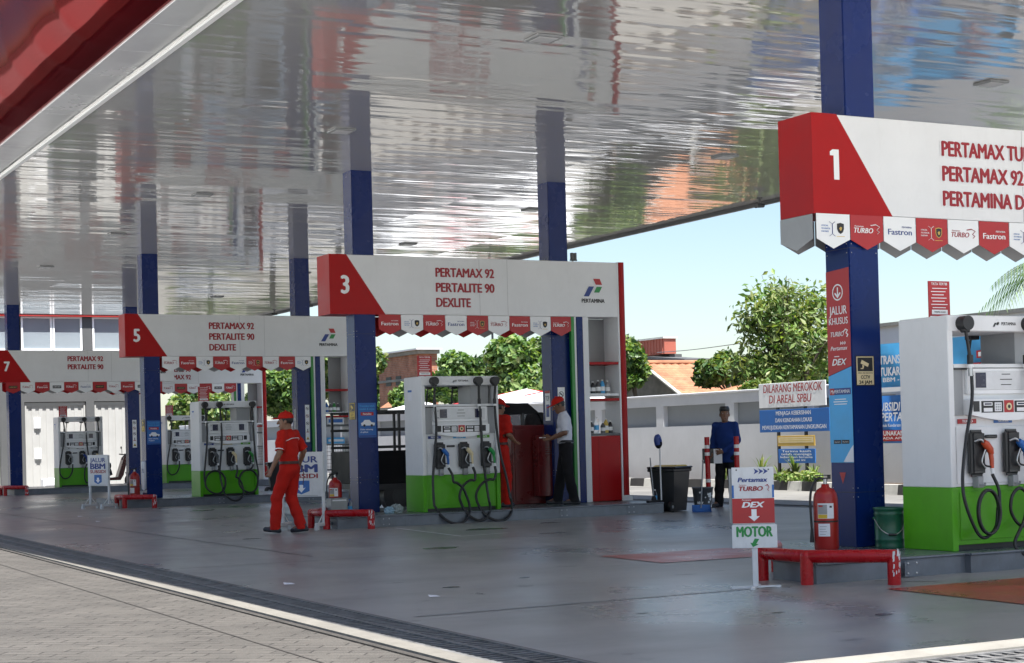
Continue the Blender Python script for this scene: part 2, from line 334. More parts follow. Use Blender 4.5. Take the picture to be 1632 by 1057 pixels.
struct(drain(True,7.2,60,17.02-xo(30)-.1,17.34-xo(30)-.1,7.3).build('drain'))
def thin(name,x0,wd,m): 
    return struct(MBq(name,x0,wd,m))
def MBq(name,x0,wd,m):
    b=MB(); b.add([(x0+xo(FY),FY,.004),(x0+wd+xo(FY),FY,.004),(x0+wd+xo(60),60,.004),(x0+xo(60),60,.004)],[(0,1,2,3)],m); return b.build(name)
M['gap']=mat('dark_joint',(.05,.045,.04),.9,var=.4,vs=4)
thin('paving_joint',4.05,.05,M['gap']); thin('paving_joint',3.52,.014,M['gap'])
# painted and jointed marks on the floor
def strip(name,p,q,wd,m,z=.004):
    p=Vector((*p,0));q=Vector((*q,0)); n=(q-p).normalized().cross(Vector((0,0,1)))*wd/2
    b=MB(); b.add([(a.x,a.y,z) for a in (p-n,q-n,q+n,p+n)],[(0,1,2,3)],m); return struct(b.build(name))
strip('floor_joint',(4.85,10.74),(8.3,10.86),.035,M['joint'])
strip('floor_joint',(4.95,16.6),(17,16.7),.02,M['dgrey'])
strip('floor_joint',(5.0,22.1),(8.6,22.15),.02,M['dgrey'])
strip('floor_joint',(5.1,27.9),(17,28.0),.025,M['dgrey'])
strip('floor_joint',(5.1,33.5),(9,33.5),.025,M['dgrey'])
strip('floor_joint',(6.6,17.2),(6.75,60),.02,M['dgrey'])
strip('floor_line',(9.68,21.95),(9.42,19.3),.045,M['halo'])
strip('floor_line',(9.42,19.3),(10.2,19.5),.045,M['halo'])
strip('floor_line',(9.2,34.1),(9.1,31.0),.045,M['joint'])
strip('floor_line',(8.95,10.75),(9.25,10.35),.05,M['joint'])
M['tyre']=mat('rubber_scuffed_concrete',(.215,.213,.208),.40,var=.35,vs=2.5)
def mark(pts,wd):
    cu=catm(pts,10); b=MB(); v=[]
    for i,p in enumerate(cu):
        d=(cu[min(i+1,len(cu)-1)]-cu[max(i-1,0)]).normalized(); n=Vector((-d.y,d.x,0))*wd/2; v+=[tuple(p-n)[:2]+(.0025,),tuple(p+n)[:2]+(.0025,)]
    b.add(v,[(2*i,2*i+1,2*i+3,2*i+2) for i in range(len(cu)-1)],M['tyre']); return struct(b.build('tyre_mark'))
def catm(P,n):
    P=[Vector((*p,0)) for p in P]; out=[]; Q=[P[0]*2-P[1]]+P+[P[-1]*2-P[-2]]
    for i in range(1,len(Q)-2):
        a,b,c,d=Q[i-1:i+3]
        for k in range(n):
            t=k/n; out.append(.5*((2*b)+(c-a)*t+(2*a-5*b+4*c-d)*t*t+(3*b-a-3*c+d)*t**3))
    return out+[P[-1]]
M['oil']=mat('oil_stain',(.075,.074,.072),.22,var=.5,vs=6)
for x_,y_,r_ in ((7.35,8.75,.05),(6.9,9.3,.035),(6.2,9.9,.03),(8.2,17.4,.16),(10.4,20.6,.2),(11.8,21.3,.12),(7.3,21.2,.09),(9.8,31.5,.22),(6.1,12.7,.05),(7.0,13.1,.04),(12.3,17.1,.15)):
    b=MB(); b.add([(x_+r_*(.7+.5*random.random())*1.6*math.cos(k*.524),y_+r_*(.7+.5*random.random())*math.sin(k*.524),.0032) for k in range(12)],[tuple(range(12))],M['oil']); struct(b.build('oil_stain'))
sheet('floor_marking',[(8.42,8.0),(17,8.0),(17,10.1),(8.52,10.1)],M['redfloor'],.005)
sheet('floor_marking',[(8.75,13.6),(17,13.6),(17,14.85),(8.8,14.85)],M['redfloor'],.005)
# ================================================================ canopy
CZ=5.33
def ceiling_mat():
    m=bpy.data.materials.new('polished_ceiling_strips'); m.use_nodes=True; N,L,b=nodes(m)
    b.inputs['Metallic'].default_value=1; b.inputs['Roughness'].default_value=.045
    g=N.new('ShaderNodeNewGeometry'); sx=N.new('ShaderNodeSeparateXYZ'); L.new(g.outputs['Position'],sx.inputs[0])
    def math_(op,a,bv=None):
        n=N.new('ShaderNodeMath'); n.operation=op
        for i,q in enumerate((a,bv)):
            if q is None: continue
            if isinstance(q,(int,float)): n.inputs[i].default_value=q
            else: L.new(q,n.inputs[i])
        return n.outputs[0]
    col=math_('FLOOR',math_('MULTIPLY',sx.outputs[0],1/3.2)); row=math_('FLOOR',math_('MULTIPLY',sx.outputs[1],1/.11))
    cx=N.new('ShaderNodeCombineXYZ'); L.new(col,cx.inputs[0]); L.new(row,cx.inputs[1])
    wn=N.new('ShaderNodeTexWhiteNoise'); wn.noise_dimensions='2D'; L.new(cx.outputs[0],wn.inputs['Vector'])
    tilt=math_('MULTIPLY',math_('SUBTRACT',wn.outputs['Value'],.5),.034)
    def noise(scale,det,sc):
        mp=N.new('ShaderNodeMapping'); mp.inputs['Scale'].default_value=sc; L.new(g.outputs['Position'],mp.inputs[0])
        n=N.new('ShaderNodeTexNoise'); n.inputs['Scale'].default_value=scale; n.inputs['Detail'].default_value=det; L.new(mp.outputs[0],n.inputs['Vector']); return n.outputs[0]
    ty=math_('ADD',tilt,math_('MULTIPLY',math_('SUBTRACT',noise(1,3,(.7,14,1)),.5),.085))
    ty=math_('ADD',ty,math_('MULTIPLY',math_('SUBTRACT',noise(1,2,(.35,2.0,1)),.5),.05))
    tx=math_('MULTIPLY',math_('SUBTRACT',noise(1,2,(1.5,6,1)),.5),.022)
    cv=N.new('ShaderNodeCombineXYZ'); L.new(tx,cv.inputs[0]); L.new(ty,cv.inputs[1])
    ad=N.new('ShaderNodeVectorMath'); ad.operation='ADD'; L.new(g.outputs['Normal'],ad.inputs[0]); L.new(cv.outputs[0],ad.inputs[1])
    nm=N.new('ShaderNodeVectorMath'); nm.operation='NORMALIZE'; L.new(ad.outputs[0],nm.inputs[0]); L.new(nm.outputs[0],b.inputs['Normal'])
    # plank seams a little darker
    fr=math_('FRACT',math_('MULTIPLY',sx.outputs[1],1/.11)); seam=math_('LESS_THAN',fr,.05)
    mx=N.new('ShaderNodeMix'); mx.data_type='RGBA'; L.new(math_('MULTIPLY',seam,.45),mx.inputs[0]); mx.inputs[6].default_value=(.80,.79,.77,1); mx.inputs[7].default_value=(.2,.2,.2,1)
    L.new(mx.outputs[2],b.inputs['Base Color'])
    df=N.new('ShaderNodeBsdfDiffuse'); df.inputs[0].default_value=(.74,.73,.71,1); ms=N.new('ShaderNodeMixShader'); ms.inputs[0].default_value=.34
    L.new(b.outputs[0],ms.inputs[1]); L.new(df.outputs[0],ms.inputs[2]); L.new(ms.outputs[0],N['Material Output'].inputs[0])
    return m
M['ceiling']=ceiling_mat()
M['silver']=mat('silver_cladding',(.78,.79,.81),.24,metal=.35,var=.06,vs=.8,bump=.35,bs=1.6)
def gloss_red():
    m=mat('glossy_red_cladding',(.25,.011,.017),.10,metal=.8,var=.15,vs=.7,bump=.25,bs=.6); m.node_tree.nodes['Principled BSDF'].inputs['Specular Tint'].default_value=(.32,.035,.05,1); return m
M['fascia']=gloss_red()
Y0,Y1=5.35,51.6; XE=18.05
can=thing('canopy','long forecourt canopy with a rippled mirror ceiling and a glossy red curved edge','canopy',(5.1,Y0,0))
can_off=Vector((-5.1,-Y0,0))
def cpart(mb,name): o=mb.build(name,can); o.location=can_off; return o
b=MB(); b.add([(5.12+xo(Y0),Y0,CZ),(XE,Y0,CZ),(XE,Y1,CZ),(5.12+xo(Y1)*0.0,Y1,CZ)],[(0,3,2,1)],M['ceiling']); cpart(b,'ceiling')
b=MB(); b.box((4.1,Y0-.9,6.2),(XE+.1,Y1,6.3),M['grey']); cpart(b,'roof_deck')
b=MB(); b.box((5.06,Y0,5.300),(5.12,Y1,5.352),M['white_clean']); cpart(b,'edge_trim')
b=MB()
yy=Y0
while yy<Y1:                                # silver soffit panels with open joints
    b.box((4.62,yy+.004,5.365),(5.055,min(yy+1.2,Y1)-.004,5.395),M['silver'],bev=.004); yy+=1.2
b.box((4.63,Y0,5.397),(5.05,Y1,5.45),M['dgrey']); cpart(b,'soffit_band')
# red curved fascia with a slight pillow in every panel
prof=[(4.62,5.395),(4.45,5.40),(4.28,5.45),(4.13,5.56),(4.02,5.72),(3.96,5.92),(3.93,6.15),(3.925,6.36),(3.90,6.40),(3.90,6.50),(4.1,6.52)]
ny=int((Y1-Y0)/.1); vs=[];fs=[]
for i in range(ny+1):
    y=Y0+(Y1-Y0)*i/ny; bul=.02*abs(math.sin(math.pi*(y-Y0)/1.2))**.6
    for k,(x,z) in enumerate(prof):
        wv=bul*(math.sin(math.pi*k/8) if k<9 else 0)*(.6+.4*math.sin(y*1.7+k)); vs.append((x+.5*wv,y,z+.8*wv))
n=len(prof)
for i in range(ny):
    for k in range(n-1): fs.append((i*n+k,i*n+k+1,(i+1)*n+k+1,(i+1)*n+k))
b=MB(); b.add(vs,fs,M['fascia'],True); cpart(b,'fascia')
b=MB(); b.box((XE,Y0,5.27),(XE+.09,Y1,6.2),M['grey']); b.box((XE-.03,Y0,5.26),(XE,Y1,5.325),M['dgrey']); cpart(b,'gutter')
b=MB(); b.box((4.6,Y1,5.31),(XE+.09,Y1+.06,6.2),M['red']); b.box((4.1,Y0-.48,5.4),(XE+.09,Y0-.003,6.19),M['fascia']); cpart(b,'end_fascia')
for x in (8.45,14.55):
    for y in (15.1,20.6,26.6,32.0,38.1,44.7):
        b=MB(); b.box((-.15,-.15,-.025),(.15,.15,-.001),M['grey'],bev=.006); 
        b.box((-.11,-.11,-.030),(.11,.11,-.0255),M['sign_white'])
        o=b.build('ceiling_light',loc=(x,y,CZ)); tag(o,'small square light fitting set in the mirror canopy ceiling','ceiling light','lights in the canopy ceiling')
def cctv(x,y,lab,rot):
    t=thing('security_camera',lab,'camera',(x,y,CZ),rot,'security cameras under the canopy edge')
    b=MB(); b.cyl((0,0,0),(0,0,-.12),.018,M['dgrey']); b.cyl((0,0,0),(0,0,-.02),.05,M['dgrey']); b.build('bracket',t)
    b=MB(); b.cyl((-.10,0,-.15),(.09,0,-.13),.04,M['black_plastic']); b.cyl((-.115,0,-.152),(-.10,0,-.15),.043,M['dgrey']); b.build('camera_body',t)
cctv(17.7,24.05,'dark camera hanging from the canopy edge near the sign with numeral 1',R(15))
cctv(17.6,48.6,'dark camera hanging from the canopy edge above the sign with numeral 5, left one',R(5))
cctv(17.6,45.6,'dark camera hanging from the canopy edge above the sign with numeral 5, right one',R(25))
# ================================================================ islands
KZ=.167
def island(poly,label,plates):
    b=MB(); n=len(poly)
    t=thing('pump_island',label,'pump island',(poly[0][0],poly[0][1],0),0,'raised pump islands')
    ox,oy=poly[0]; P=[(x-ox,y-oy) for x,y in poly]
    b.add([(x,y,KZ) for x,y in P],[tuple(range(n))],M['island_top']); b.build('deck',t)
    b=MB(); b.add([(x,y,z) for z in (0,KZ-.002) for x,y in P],[(k,(k+1)%n,n+(k+1)%n,n+k) for k in range(n)],M['zinc'])
    for k in range(n):        # rolled lip along the top edge
        (x0,y0),(x1,y1)=P[k],P[(k+1)%n]; b.tube([(x0,y0,KZ-.012),(x1,y1,KZ-.012)],.014,M['zinc'],6)
    for px in plates:         # butt plates with rivets on the front face
        x=px-ox; yf=min(p[1] for p in P)-.004
        b.box((x-.08,yf-.003,.01),(x+.08,yf,KZ-.03),M['zinc'],bev=.002)
        for dx in (-.045,.045):
            for z in (.035,KZ-.05): b.ball((x+dx,yf-.004,z),(.011,.006,.011),M['steel'],5)
    b.build('kerb',t)
    return t
island([(8.42,10.82),(9.98,10.82),(9.99,10.76),(15.2,10.76),(15.2,13.3),(9.9,13.3),(8.50,11.5)],'raised island with sheet metal kerb under the sign with numeral 1',[9.35,11.3,13.2])
island([(9.0,22.44),(14.5,22.44),(14.5,25.0),(9.0,25.0)],'raised island with sheet metal kerb under the sign with numeral 3',[9.75,12.7,13.9])
island([(9.2,34.42),(14.6,34.42),(14.6,37.0),(9.2,37.0)],'raised island with sheet metal kerb under the sign with numeral 5',[11.2,13.2])
island([(9.7,48.2),(13.55,48.2),(13.55,51.0),(9.7,51.0)],'farthest left raised island below the sign with numeral 7',[])
island([(13.75,49.1),(18.2,49.1),(18.2,51.8),(13.75,51.8)],'low raised island of the far pump seen between the blue column and a nearer pump',[])
# ================================================================ columns
def nx_face(x,ym): return Matrix.Translation((x,ym,0))@Matrix.Rotation(R(-90),4,'Z')
CW=.34
def column(x,y,label):
    t=thing('column',label,'column',(x,y,0),0,'blue canopy columns')
    b=MB(); b.box((0,0,KZ),(CW,CW,CZ+.04),M['blue'],bev=.008,seg=2); b.build('cladding',t)
    b=MB()
    for z in (.66,2.86): b.box((-.0015,-.0015,z),(CW+.0015,CW+.0015,z+.004),M['black_print'])
    for z in (.62,.70,2.82,2.90):
        for a in (.03,CW-.03): b.ball((a,-.001,z),(.006,.003,.006),M['steel'],4); b.ball((-.001,a,z),(.003,.006,.006),M['steel'],4)
    b.build('seam',t)
    return t
def poster(t,x0,x1,z0,z1):          # blue service poster on the front face
    b=MB(); y=-.004; w=x1-x0; h=z1-z0
    b.box((x0,y,z0),(x1,-.001,z1),M['mid_blue'])
    y-=.002
    b.text('Transaksi lebih',.028,M['sky_blue'],(x0+x1)/2,z1-.06,y,'C'); b.text('mudah & cepat',.028,M['sky_blue'],(x0+x1)/2,z1-.105,y,'C')
    b.rect(x0+.04,x1-.04,z1-.19,z1-.14,M['red_print'],y); b.text('Pertalite',.028,M['white_clean'],(x0+x1)/2,z1-.18,y-.001,'C')
    # small car drawing
    cx,cz=x0+w*.52,z0+h*.40
    b.plate([(cx-.10,cz-.03),(cx+.11,cz-.03),(cx+.12,cz+.01),(cx+.06,cz+.02),(cx+.03,cz+.055),(cx-.05,cz+.055),(cx-.08,cz+.02),(cx-.11,cz+.01)],M['white_clean'],y)
    b.disc(cx-.055,cz-.03,.02,M['black_print'],y-.001); b.disc(cx+.065,cz-.03,.02,M['black_print'],y-.001)
    b.text('Daftar sekarang',.022,M['white_clean'],x0+.03,z0+.11,y); b.text('di aplikasi',.022,M['white_clean'],x0+.03,z0+.07,y)
    b.rect(x0+.01,x1-.01,z0+.01,z0+.03,M['blue_print'],y)
    b.build('poster',t)
def camera_icon(b,x,z,s,m,y):
    b.plate([(x-.9*s,z+.1*s),(x+.5*s,z-.45*s),(x+.75*s,z+.05*s),(x-.65*s,z+.65*s)],m,y); b.plate([(x-.55*s,z-.1*s),(x-.2*s,z-.25*s),(x-.4*s,z-.75*s),(x-.9*s,z-.75*s),(x-.9*s,z-.6*s),(x-.55*s,z-.6*s)],m,y)
def cctv_sticker(t,x0,x1,z0,z1,mtx=None,paper='cream'):
    b=MB()
    if mtx: b.M=mtx
    w=x1-x0;h=z1-z0; b.box((x0,-.004,z0),(x1,-.001,z1),M['black_print']); b.rect(x0+.008,x1-.008,z0+.008,z1-.008,M[paper],-.005)
    b.rect(x0+.018,x1-.018,z0+h*.48,z1-.016,M['black_print'],-.006); camera_icon(b,(x0+x1)/2,z0+h*.72,w*.28,M[paper],-.0075)
    b.text('AREA INI DIAWASI',h*.045,M['black_print'],(x0+x1)/2,z0+h*.40,-.006,'C',.01,fit=w*.8)
    b.text('CCTV',h*.11,M['black_print'],(x0+x1)/2,z0+h*.23,-.006,'C',.03,fit=w*.5); b.text('24 JAM',h*.11,M['black_print'],(x0+x1)/2,z0+h*.06,-.006,'C',.03,fit=w*.7)
    b.build('sticker',t)
def icon_strip(t,x0,x1,z0,z1,n=5):
    b=MB(); b.box((x0,-.004,z0),(x1,-.001,z1),M['white_clean']); w=x1-x0; h=(z1-z0)/n
    for k in range(n):
        x=(x0+x1)/2; z=z1-h*(k+.5)
        if k<n-2 or n<4:
            b.ring(x,z,w*.36,w*.07,M['red_print'] if k%2 else M['black_print'],-.005); b.rect(x-w*.16,x+w*.16,z-w*.05,z+w*.08,M['black_print'],-.005)
            b.plate([(x-.28*w,z+.2*w),(x-.2*w,z+.28*w),(x+.28*w,z-.2*w),(x+.2*w,z-.28*w)],M['black_print'],-.006)
        elif k==n-2: b.rect(x-.07*w,x+.09*w,z-.2*w,z+.4*w,M['black_print'],-.005); b.rect(x-.3*w,x+.3*w,z-.35*w,z-.2*w,M['red_print'],-.005)
        else: b.plate([(x-.38*w,z-.3*w),(x+.38*w,z-.3*w),(x,z+.38*w)],M['yellow'],-.005); b.rect(x-.25*w,x+.25*w,z-.25*w,z-.1*w,M['black_print'],-.006)
    b.build('safety_strip',t)
# nearest column
c1=column(9.80,12.0,'nearest blue column, red and light blue lane panel on its side, behind red fire extinguisher')
b=MB(); b.M=nx_face(0,CW/2); y=-.003; hw=CW/2-.006
b.plate([(-hw,1.72),(hw,1.80),(hw,2.69),(-hw,2.67)],M['red_print'],y)
b.plate([(-hw,.93),(hw,.93),(hw,1.795),(-hw,1.715)],M['sky_blue'],y)
y=-.005
b.ring(0,2.475,.075,.012,M['white_clean'],y); b.rect(-.008,.008,2.44,2.52,M['white_clean'],y)
b.plate([(-.045,2.465),(-.032,2.475),(0,2.445),(.032,2.475),(.045,2.465),(0,2.420)],M['white_clean'],y-.001)
b.text('JALUR',.075,M['white_clean'],0,2.275,y,'C',.02,fit=.25); b.text('KHUSUS',.06,M['white_clean'],0,2.185,y,'C',.02,fit=.27)
b.text('TURBO',.042,M['white_clean'],-.02,2.075,y,'C',.02,shear=.25,fit=.19); b.tube([(.07,y,2.115),(.10,y,2.135),(.125,y,2.125),(.105,y,2.10),(.13,y,2.085),(.115,y,2.065)],.006,M['white_clean'],5)
for k in range(3): b.plate([(.02+k*.028,1.995),(.042+k*.028,2.01),(.025+k*.028,2.03)],M['white_clean'],y)
b.text('Pertamax',.036,M['white_clean'],0,1.95,y,'C',.02,shear=.25,fit=.24)
b.text('DEX',.055,M['white_clean'],0,1.815,y,'C',.04,shear=.3,fit=.21); b.rect(-.07,0,1.89,1.897,M['white_clean'],y)
b.rect(-.15,.15,1.545,1.605,M['blue_print'],y); b.rect(-.15,-.085,1.545,1.605,M['red_print'],y-.001); b.text('MyPERTAMINA',.03,M['white_clean'],0,1.56,y-.002,'C',.02,shear=.2,fit=.27)
for k,(wd) in enumerate((.16,.20,.18)): b.rect(-wd/2,wd/2,1.50-k*.022,1.508-k*.022,M['white_clean'],y)
b.rect(-.11,-.005,1.10,1.135,M['black_print'],y); b.rect(.005,.11,1.10,1.135,M['black_print'],y); b.text('App Store',.012,M['white_clean'],-.058,1.112,y-.001,'C',.01,fit=.08); b.text('Play Store',.012,M['white_clean'],.058,1.112,y-.001,'C',.01,fit=.08)
b.plate([(.02,.935),(hw,.935),(hw,1.09),(.13,1.06)],M['paper'],y)
b.build('lane_panel',c1)
b=MB(); b.M=nx_face(0,CW/2); b.plate([(-.045,.84),(0,.735),(.045,.84)],M['red_print'],-.002); b.build('sticker',c1)
cctv_sticker(c1,.04,.25,1.62,1.89)
c3=column(9.80,23.56,'blue column in front of the black pickup, blue poster and yellow camera sticker')
poster(c3,.02,.31,1.30,1.82); cctv_sticker(c3,-.11,.11,1.57,1.83,nx_face(0,CW/2),'yellow')
c3b=column(13.22,23.63,'blue column behind the man in white shirt with no smoking notice')
icon_strip(c3b,.09,.22,1.35,2.03,3)
b=MB(); b.M=nx_face(0,CW/2); b.box((-.08,-.004,1.5),(.08,-.001,1.98),M['white_clean']); b.rect(-.08,.08,1.94,1.98,M['red_print'],-.005); b.text('TOP',.08,M['black_print'],0,1.82,-.005,'C',fit=.12); b.rect(-.05,.05,1.56,1.76,M['blue_print'],-.005); b.build('notice',c3b)
c5=column(9.80,35.12,'blue column left of a pump, behind low red rail and small extinguisher, blue poster')
poster(c5,.03,.32,1.30,1.80); cctv_sticker(c5,-.11,.11,1.57,1.83,nx_face(0,CW/2),'yellow')
b=MB(); b.M=nx_face(0,CW/2); b.box((-.12,-.03,.35),(.13,-.002,.95),M['paper'],bev=.03); b.text('SPBU',.09,M['blue_print'],0,.7,-.032,'C',fit=.2); b.build('hung_bag',c5)
c5b=column(13.22,35.15,'blue column behind the walking man in red with a strip of safety pictograms')
icon_strip(c5b,.17,.27,1.27,2.09,5)
b=MB(); b.M=nx_face(0,CW/2); b.box((-.07,-.004,1.55),(.07,-.001,2.0),M['grey']); b.text('P3K',.06,M['white_clean'],0,1.75,-.006,'C'); b.build('notice',c5b)
c7=column(9.62,48.3,'leftmost blue column in front of white shutters, below sign with numeral 7')
c7b=column(13.0,48.4,'blue column of the farthest island, half hidden behind another column, with pictograms')
icon_strip(c7b,.12,.24,1.25,2.05,5)
c1b=column(13.62,12.08,'blue column of the nearest island at right, hidden behind the pump')
# ================================================================ overhead signs
PEN={}
def shield(b,x,z,s,y,dark):
    b.plate([(x-.5*s,z+.55*s),(x-.5*s,z-.05*s),(x-.33*s,z-.42*s),(x,z-.62*s),(x+.33*s,z-.42*s),(x+.5*s,z-.05*s),(x+.5*s,z+.55*s),(x,z+.66*s)],M['gold'] if dark else M['black_print'],y)
    b.plate([(x-.4*s,z+.47*s),(x-.4*s,z-.05*s),(x-.26*s,z-.36*s),(x,z-.52*s),(x+.26*s,z-.36*s),(x+.4*s,z-.05*s),(x+.4*s,z+.47*s),(x,z+.55*s)],M['black_print'],y-.001)
    b.plate([(x-.2*s,z+.05*s),(x-.05*s,z-.25*s),(x+.12*s,z-.2*s),(x+.22*s,z+.1*s),(x+.02*s,z+.22*s)],M['gold'],y-.002)
def pennant(parent,x,wd,kind,red,y=-.012,rear=False):
    b=MB(); g=.004; t=.003
    poly=[(x+g,2.93),(x+wd/2,2.845),(x+wd-g,2.93),(x+wd-g,3.155),(x+g,3.155)]
    m=M['red_print'] if red else M['white_clean']
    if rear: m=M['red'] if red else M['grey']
    b.prism(poly,m,y-t,y)
    if not rear:
        b2=M['white_clean'] if red else M['blue_print']; c=x+wd/2; yy=y-t-.002; z=3.02
        ink=M['white_clean'] if red else M['blue_print']
        if kind=='S':
            for k in range(3): b.text(('OFFICIAL','TECHNICAL','PARTNER')[k],.013,ink if red else M['mid_blue'],c-.135,z+.022-k*.026,yy,'L',.02,shear=.2)
            b.tube([(c-.045,yy,z+.065),(c-.012,yy,z+.045),(c-.012,yy,z-.045),(c-.045,yy,z-.065)],.004,ink,4,flat=.4)
            b.tube([(c+.02,yy,z+.065),(c-.010,yy,z+.045),(c-.010,yy,z-.045),(c+.02,yy,z-.065)],.003,ink,4,flat=.4)
            shield(b,c+.08,z+.005,.078,yy,red); b.rect(c+.035,c+.125,z-.068,z-.063,M['ochre'],yy)
        elif kind=='T':
            ink=M['white_clean'] if red else M['letter']; b.text('TURBO',.045,ink,c-.15,z-.025,yy,'L',.025,shear=.25,fit=.22)
            b.text('Pertamax',.014,ink,c-.14,z+.028,yy,'L',.01,fit=.10)
            b.tube([(c+.04,yy,z+.045),(c+.10,yy,z+.055),(c+.145,yy,z+.035),(c+.11,yy,z+.005),(c+.14,yy,z-.012),(c+.115,yy,z-.03)],.008,ink,5,flat=.3)
        elif kind=='F':
            b.text('Fastron',.052,ink,c,z-.028,yy,'C',.02,fit=.28); b.text('PERTAMINA',.015,ink,c+.14,z+.035,yy,'R',.015)
        elif kind=='L': b.rect(c-.12,c+.12,z-.04,z+.04,M['black_print'],yy); b.text('LUBRICANT',.03,M['gold'] if red else M['white_clean'],c,z-.015,yy-.001,'C',.02,fit=.2)
    b.build('pennant',parent)
def emblem(parent,x,z,k=1.0,y=-.006):
    b=MB(); s=.0028*k
    def P(pts): return [((a-1310)*s+x,(300-c)*s+z) for a,c in pts]
    for pts,m in (([(1330,282),(1373,282),(1357,247),(1313,247)],M['red_print']),([(1316,327),(1352,327),(1372,293),(1335,293)],M['green_print']),([(1247,350),(1282,350),(1318,292),(1283,292)],M['blue_print'])):
        q=P(pts); cx=sum(a for a,_ in q)/4; cz=sum(c for _,c in q)/4
        b.plate([(cx+(a-cx)*1.2,cz+(c-cz)*1.25) for a,c in q],M['halo'],y); b.plate(q,m,y-.002)
    b.text('PERTAMINA',.062*k,M['black_print'],x,z-.24*k,y,'C',.03,fit=.43*k)
    b.build('emblem',parent)
SD=.48; SL=5.02
def sign(num,x,y,lines,pens,px0,pitch,label,L=SL,tx=1.75,portal=True,zoff=0):
    t=thing('overhead_sign',label,'sign',(x,y,0),0,'overhead fuel lane signs')
    b=MB(); b.box((.004,0,3.16),(L,SD,4.05),M['white'],bev=.004); 
    b.box((L*.5-.002,-.0015,3.17),(L*.5+.002,0,4.04),M['grey']); b.box((tx+1.25,-.0015,3.17),(tx+1.254,0,4.04),M['grey'])
    b.build('sign_box',t)
    b=MB(); b.prism([(0,3.155),(.90,3.155),(.28,4.054),(0,4.054)],M['red'],-.004,SD+.004); b.build('red_end',t)
    b=MB()
    if num==1: b.plate([(.235,3.465),(.295,3.465),(.295,3.735),(.225,3.735),(.195,3.715),(.195,3.68),(.235,3.68)],M['white_clean'],-.007)
    else: b.text(str(num),.26,M['white_clean'],.25,3.47,-.007,'C',.045,sx=.82)
    b.build('numeral',t)
    for k,s in enumerate(lines):
        if not s: continue
        b=MB(); z=3.75-k*.232; wd_={'PERTAMAX 92':1.02,'PERTALITE 90':1.02,'DEXLITE':.60,'PERTAMAX TURBO':1.33,'PERTAMINA DEX':1.22}[s]; b.text(s,.135,M['halo'],tx-.016,z,-.003,'L',.09,fit=wd_+.028); b.text(s,.135,M['letter'],tx,z,-.006,'L',.052,fit=wd_); b.build('lettering',t)
    emblem(t,4.56 if L>4.9 else L-.46,3.63)
    for k,(kd,rd) in enumerate(pens): pennant(t,px0+k*pitch,pitch,kd,rd)
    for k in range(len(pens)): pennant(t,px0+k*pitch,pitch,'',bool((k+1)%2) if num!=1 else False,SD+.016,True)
    if num==1:
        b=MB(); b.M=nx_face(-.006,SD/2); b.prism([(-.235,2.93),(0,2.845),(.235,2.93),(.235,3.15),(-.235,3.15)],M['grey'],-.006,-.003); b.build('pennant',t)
    if portal:
        # upright stripes, red corner post and the open shelf between them
        def up(x0,x1,m,name,y0=.0,y1=SD,z1=3.158):
            q=MB(); q.box((x0,y0,KZ+.002),(x1,y1,z1),m,bev=.004); q.build(name,t)
        up(4.13,4.19,M['green_dark'],'stripe',-.012,.05); up(4.192,4.232,M['white'],'stripe'); up(4.234,4.35,M['blue'],'stripe',-.008,.05); up(4.352,4.46,M['white'],'upright')
        up(L-.0,L+.03,M['white'],'upright',-.004,SD,4.05); 
        q=MB(); q.cyl((L+.10,.07,KZ+.09),(L+.10,.07,4.06),.07,M['red'],n=20); q.box((L+.03,.07,KZ+.09),(L+.165,SD,4.06),M['red'],bev=.01); q.build('corner_post',t)
        q=MB(); q.box((L+.02,-.01,KZ+.002),(L+.19,SD+.01,KZ+.09),M['white']); q.build('post_foot',t)
        for z,m in ((2.41,'red'),(1.90,'white'),(1.82,'red'),(1.62 if num!=3 else 1.255,'dgrey')):
            q=MB(); q.box((4.46,.012,z-.02),(L,SD-.01,z+.022),M[m],bev=.003); q.build('shelf',t)
        if num==3:
            q=MB(); q.box((4.465,.004,KZ+.01),(L-.004,SD-.02,1.232),M['red'],bev=.006); q.box((4.6,.0,KZ+.06),(4.602,.004,1.2),M['letter']); q.build('cabinet',t)
        else:
            q=MB(); q.box((4.465,.02,1.18),(L-.004,SD-.02,1.21),M['dgrey']); q.box((4.465,.02,.62),(L-.004,SD-.02,.65),M['dgrey'])
            for k in range(9): q.cyl((4.49+k*.062,.03,.65),(4.49+k*.062,.03,1.18),.004,M['dgrey'],n=6)
            for k in range(6): q.cyl((4.465,.03,.7+k*.085),(L-.004,.03,.7+k*.085),.004,M['dgrey'],n=6)
            q.build('wire_basket',t)
        q=MB(); q.box((L-.30,SD-.03,1.93),(L-.002,SD-.02,3.156),M['grey']); q.build('back_panel',t)
    return t
A3=[('F',1),('S',0),('T',1),('F',0),('S',1),('T',0),('F',1),('S',0),('T',1)]
sign(1,9.40,11.98,['PERTAMAX TURBO','PERTAMAX 92','PERTAMINA DEX'],[('S',0),('T',1),('F',0),('S',1),('T',0),('F',1)]*1+[('S',0),('T',1),('F',0),('S',1)],.012,.382,'nearest overhead sign with white numeral 1 on its red end and three fuel names',tx=1.50)
s3=sign(3,9.40,23.54,['PERTAMAX 92','PERTALITE 90','DEXLITE'],A3,.775,.373,'overhead sign with white numeral 3 on its red end and a red corner post')
sign(5,9.40,35.10,['PERTAMAX 92','PERTALITE 90','DEXLITE'],[('T',0),('F',1),('S',0),('T',1),('F',0),('S',1),('T',0),('F',1),('S',0)],.775,.373,'overhead sign with white numeral 5 on its red end and three fuel names',tx=1.82)
sign(7,9.33,48.25,['PERTAMAX 92','PERTALITE 90'],[('L',1),('T',0),('F',1),('L',0),('T',1),('F',0),('L',1),('T',0),('F',1),('L',0),('T',1)],.20,.405,'leftmost overhead sign with white numeral 7 on its red end and two fuel names',tx=1.93,portal=False)
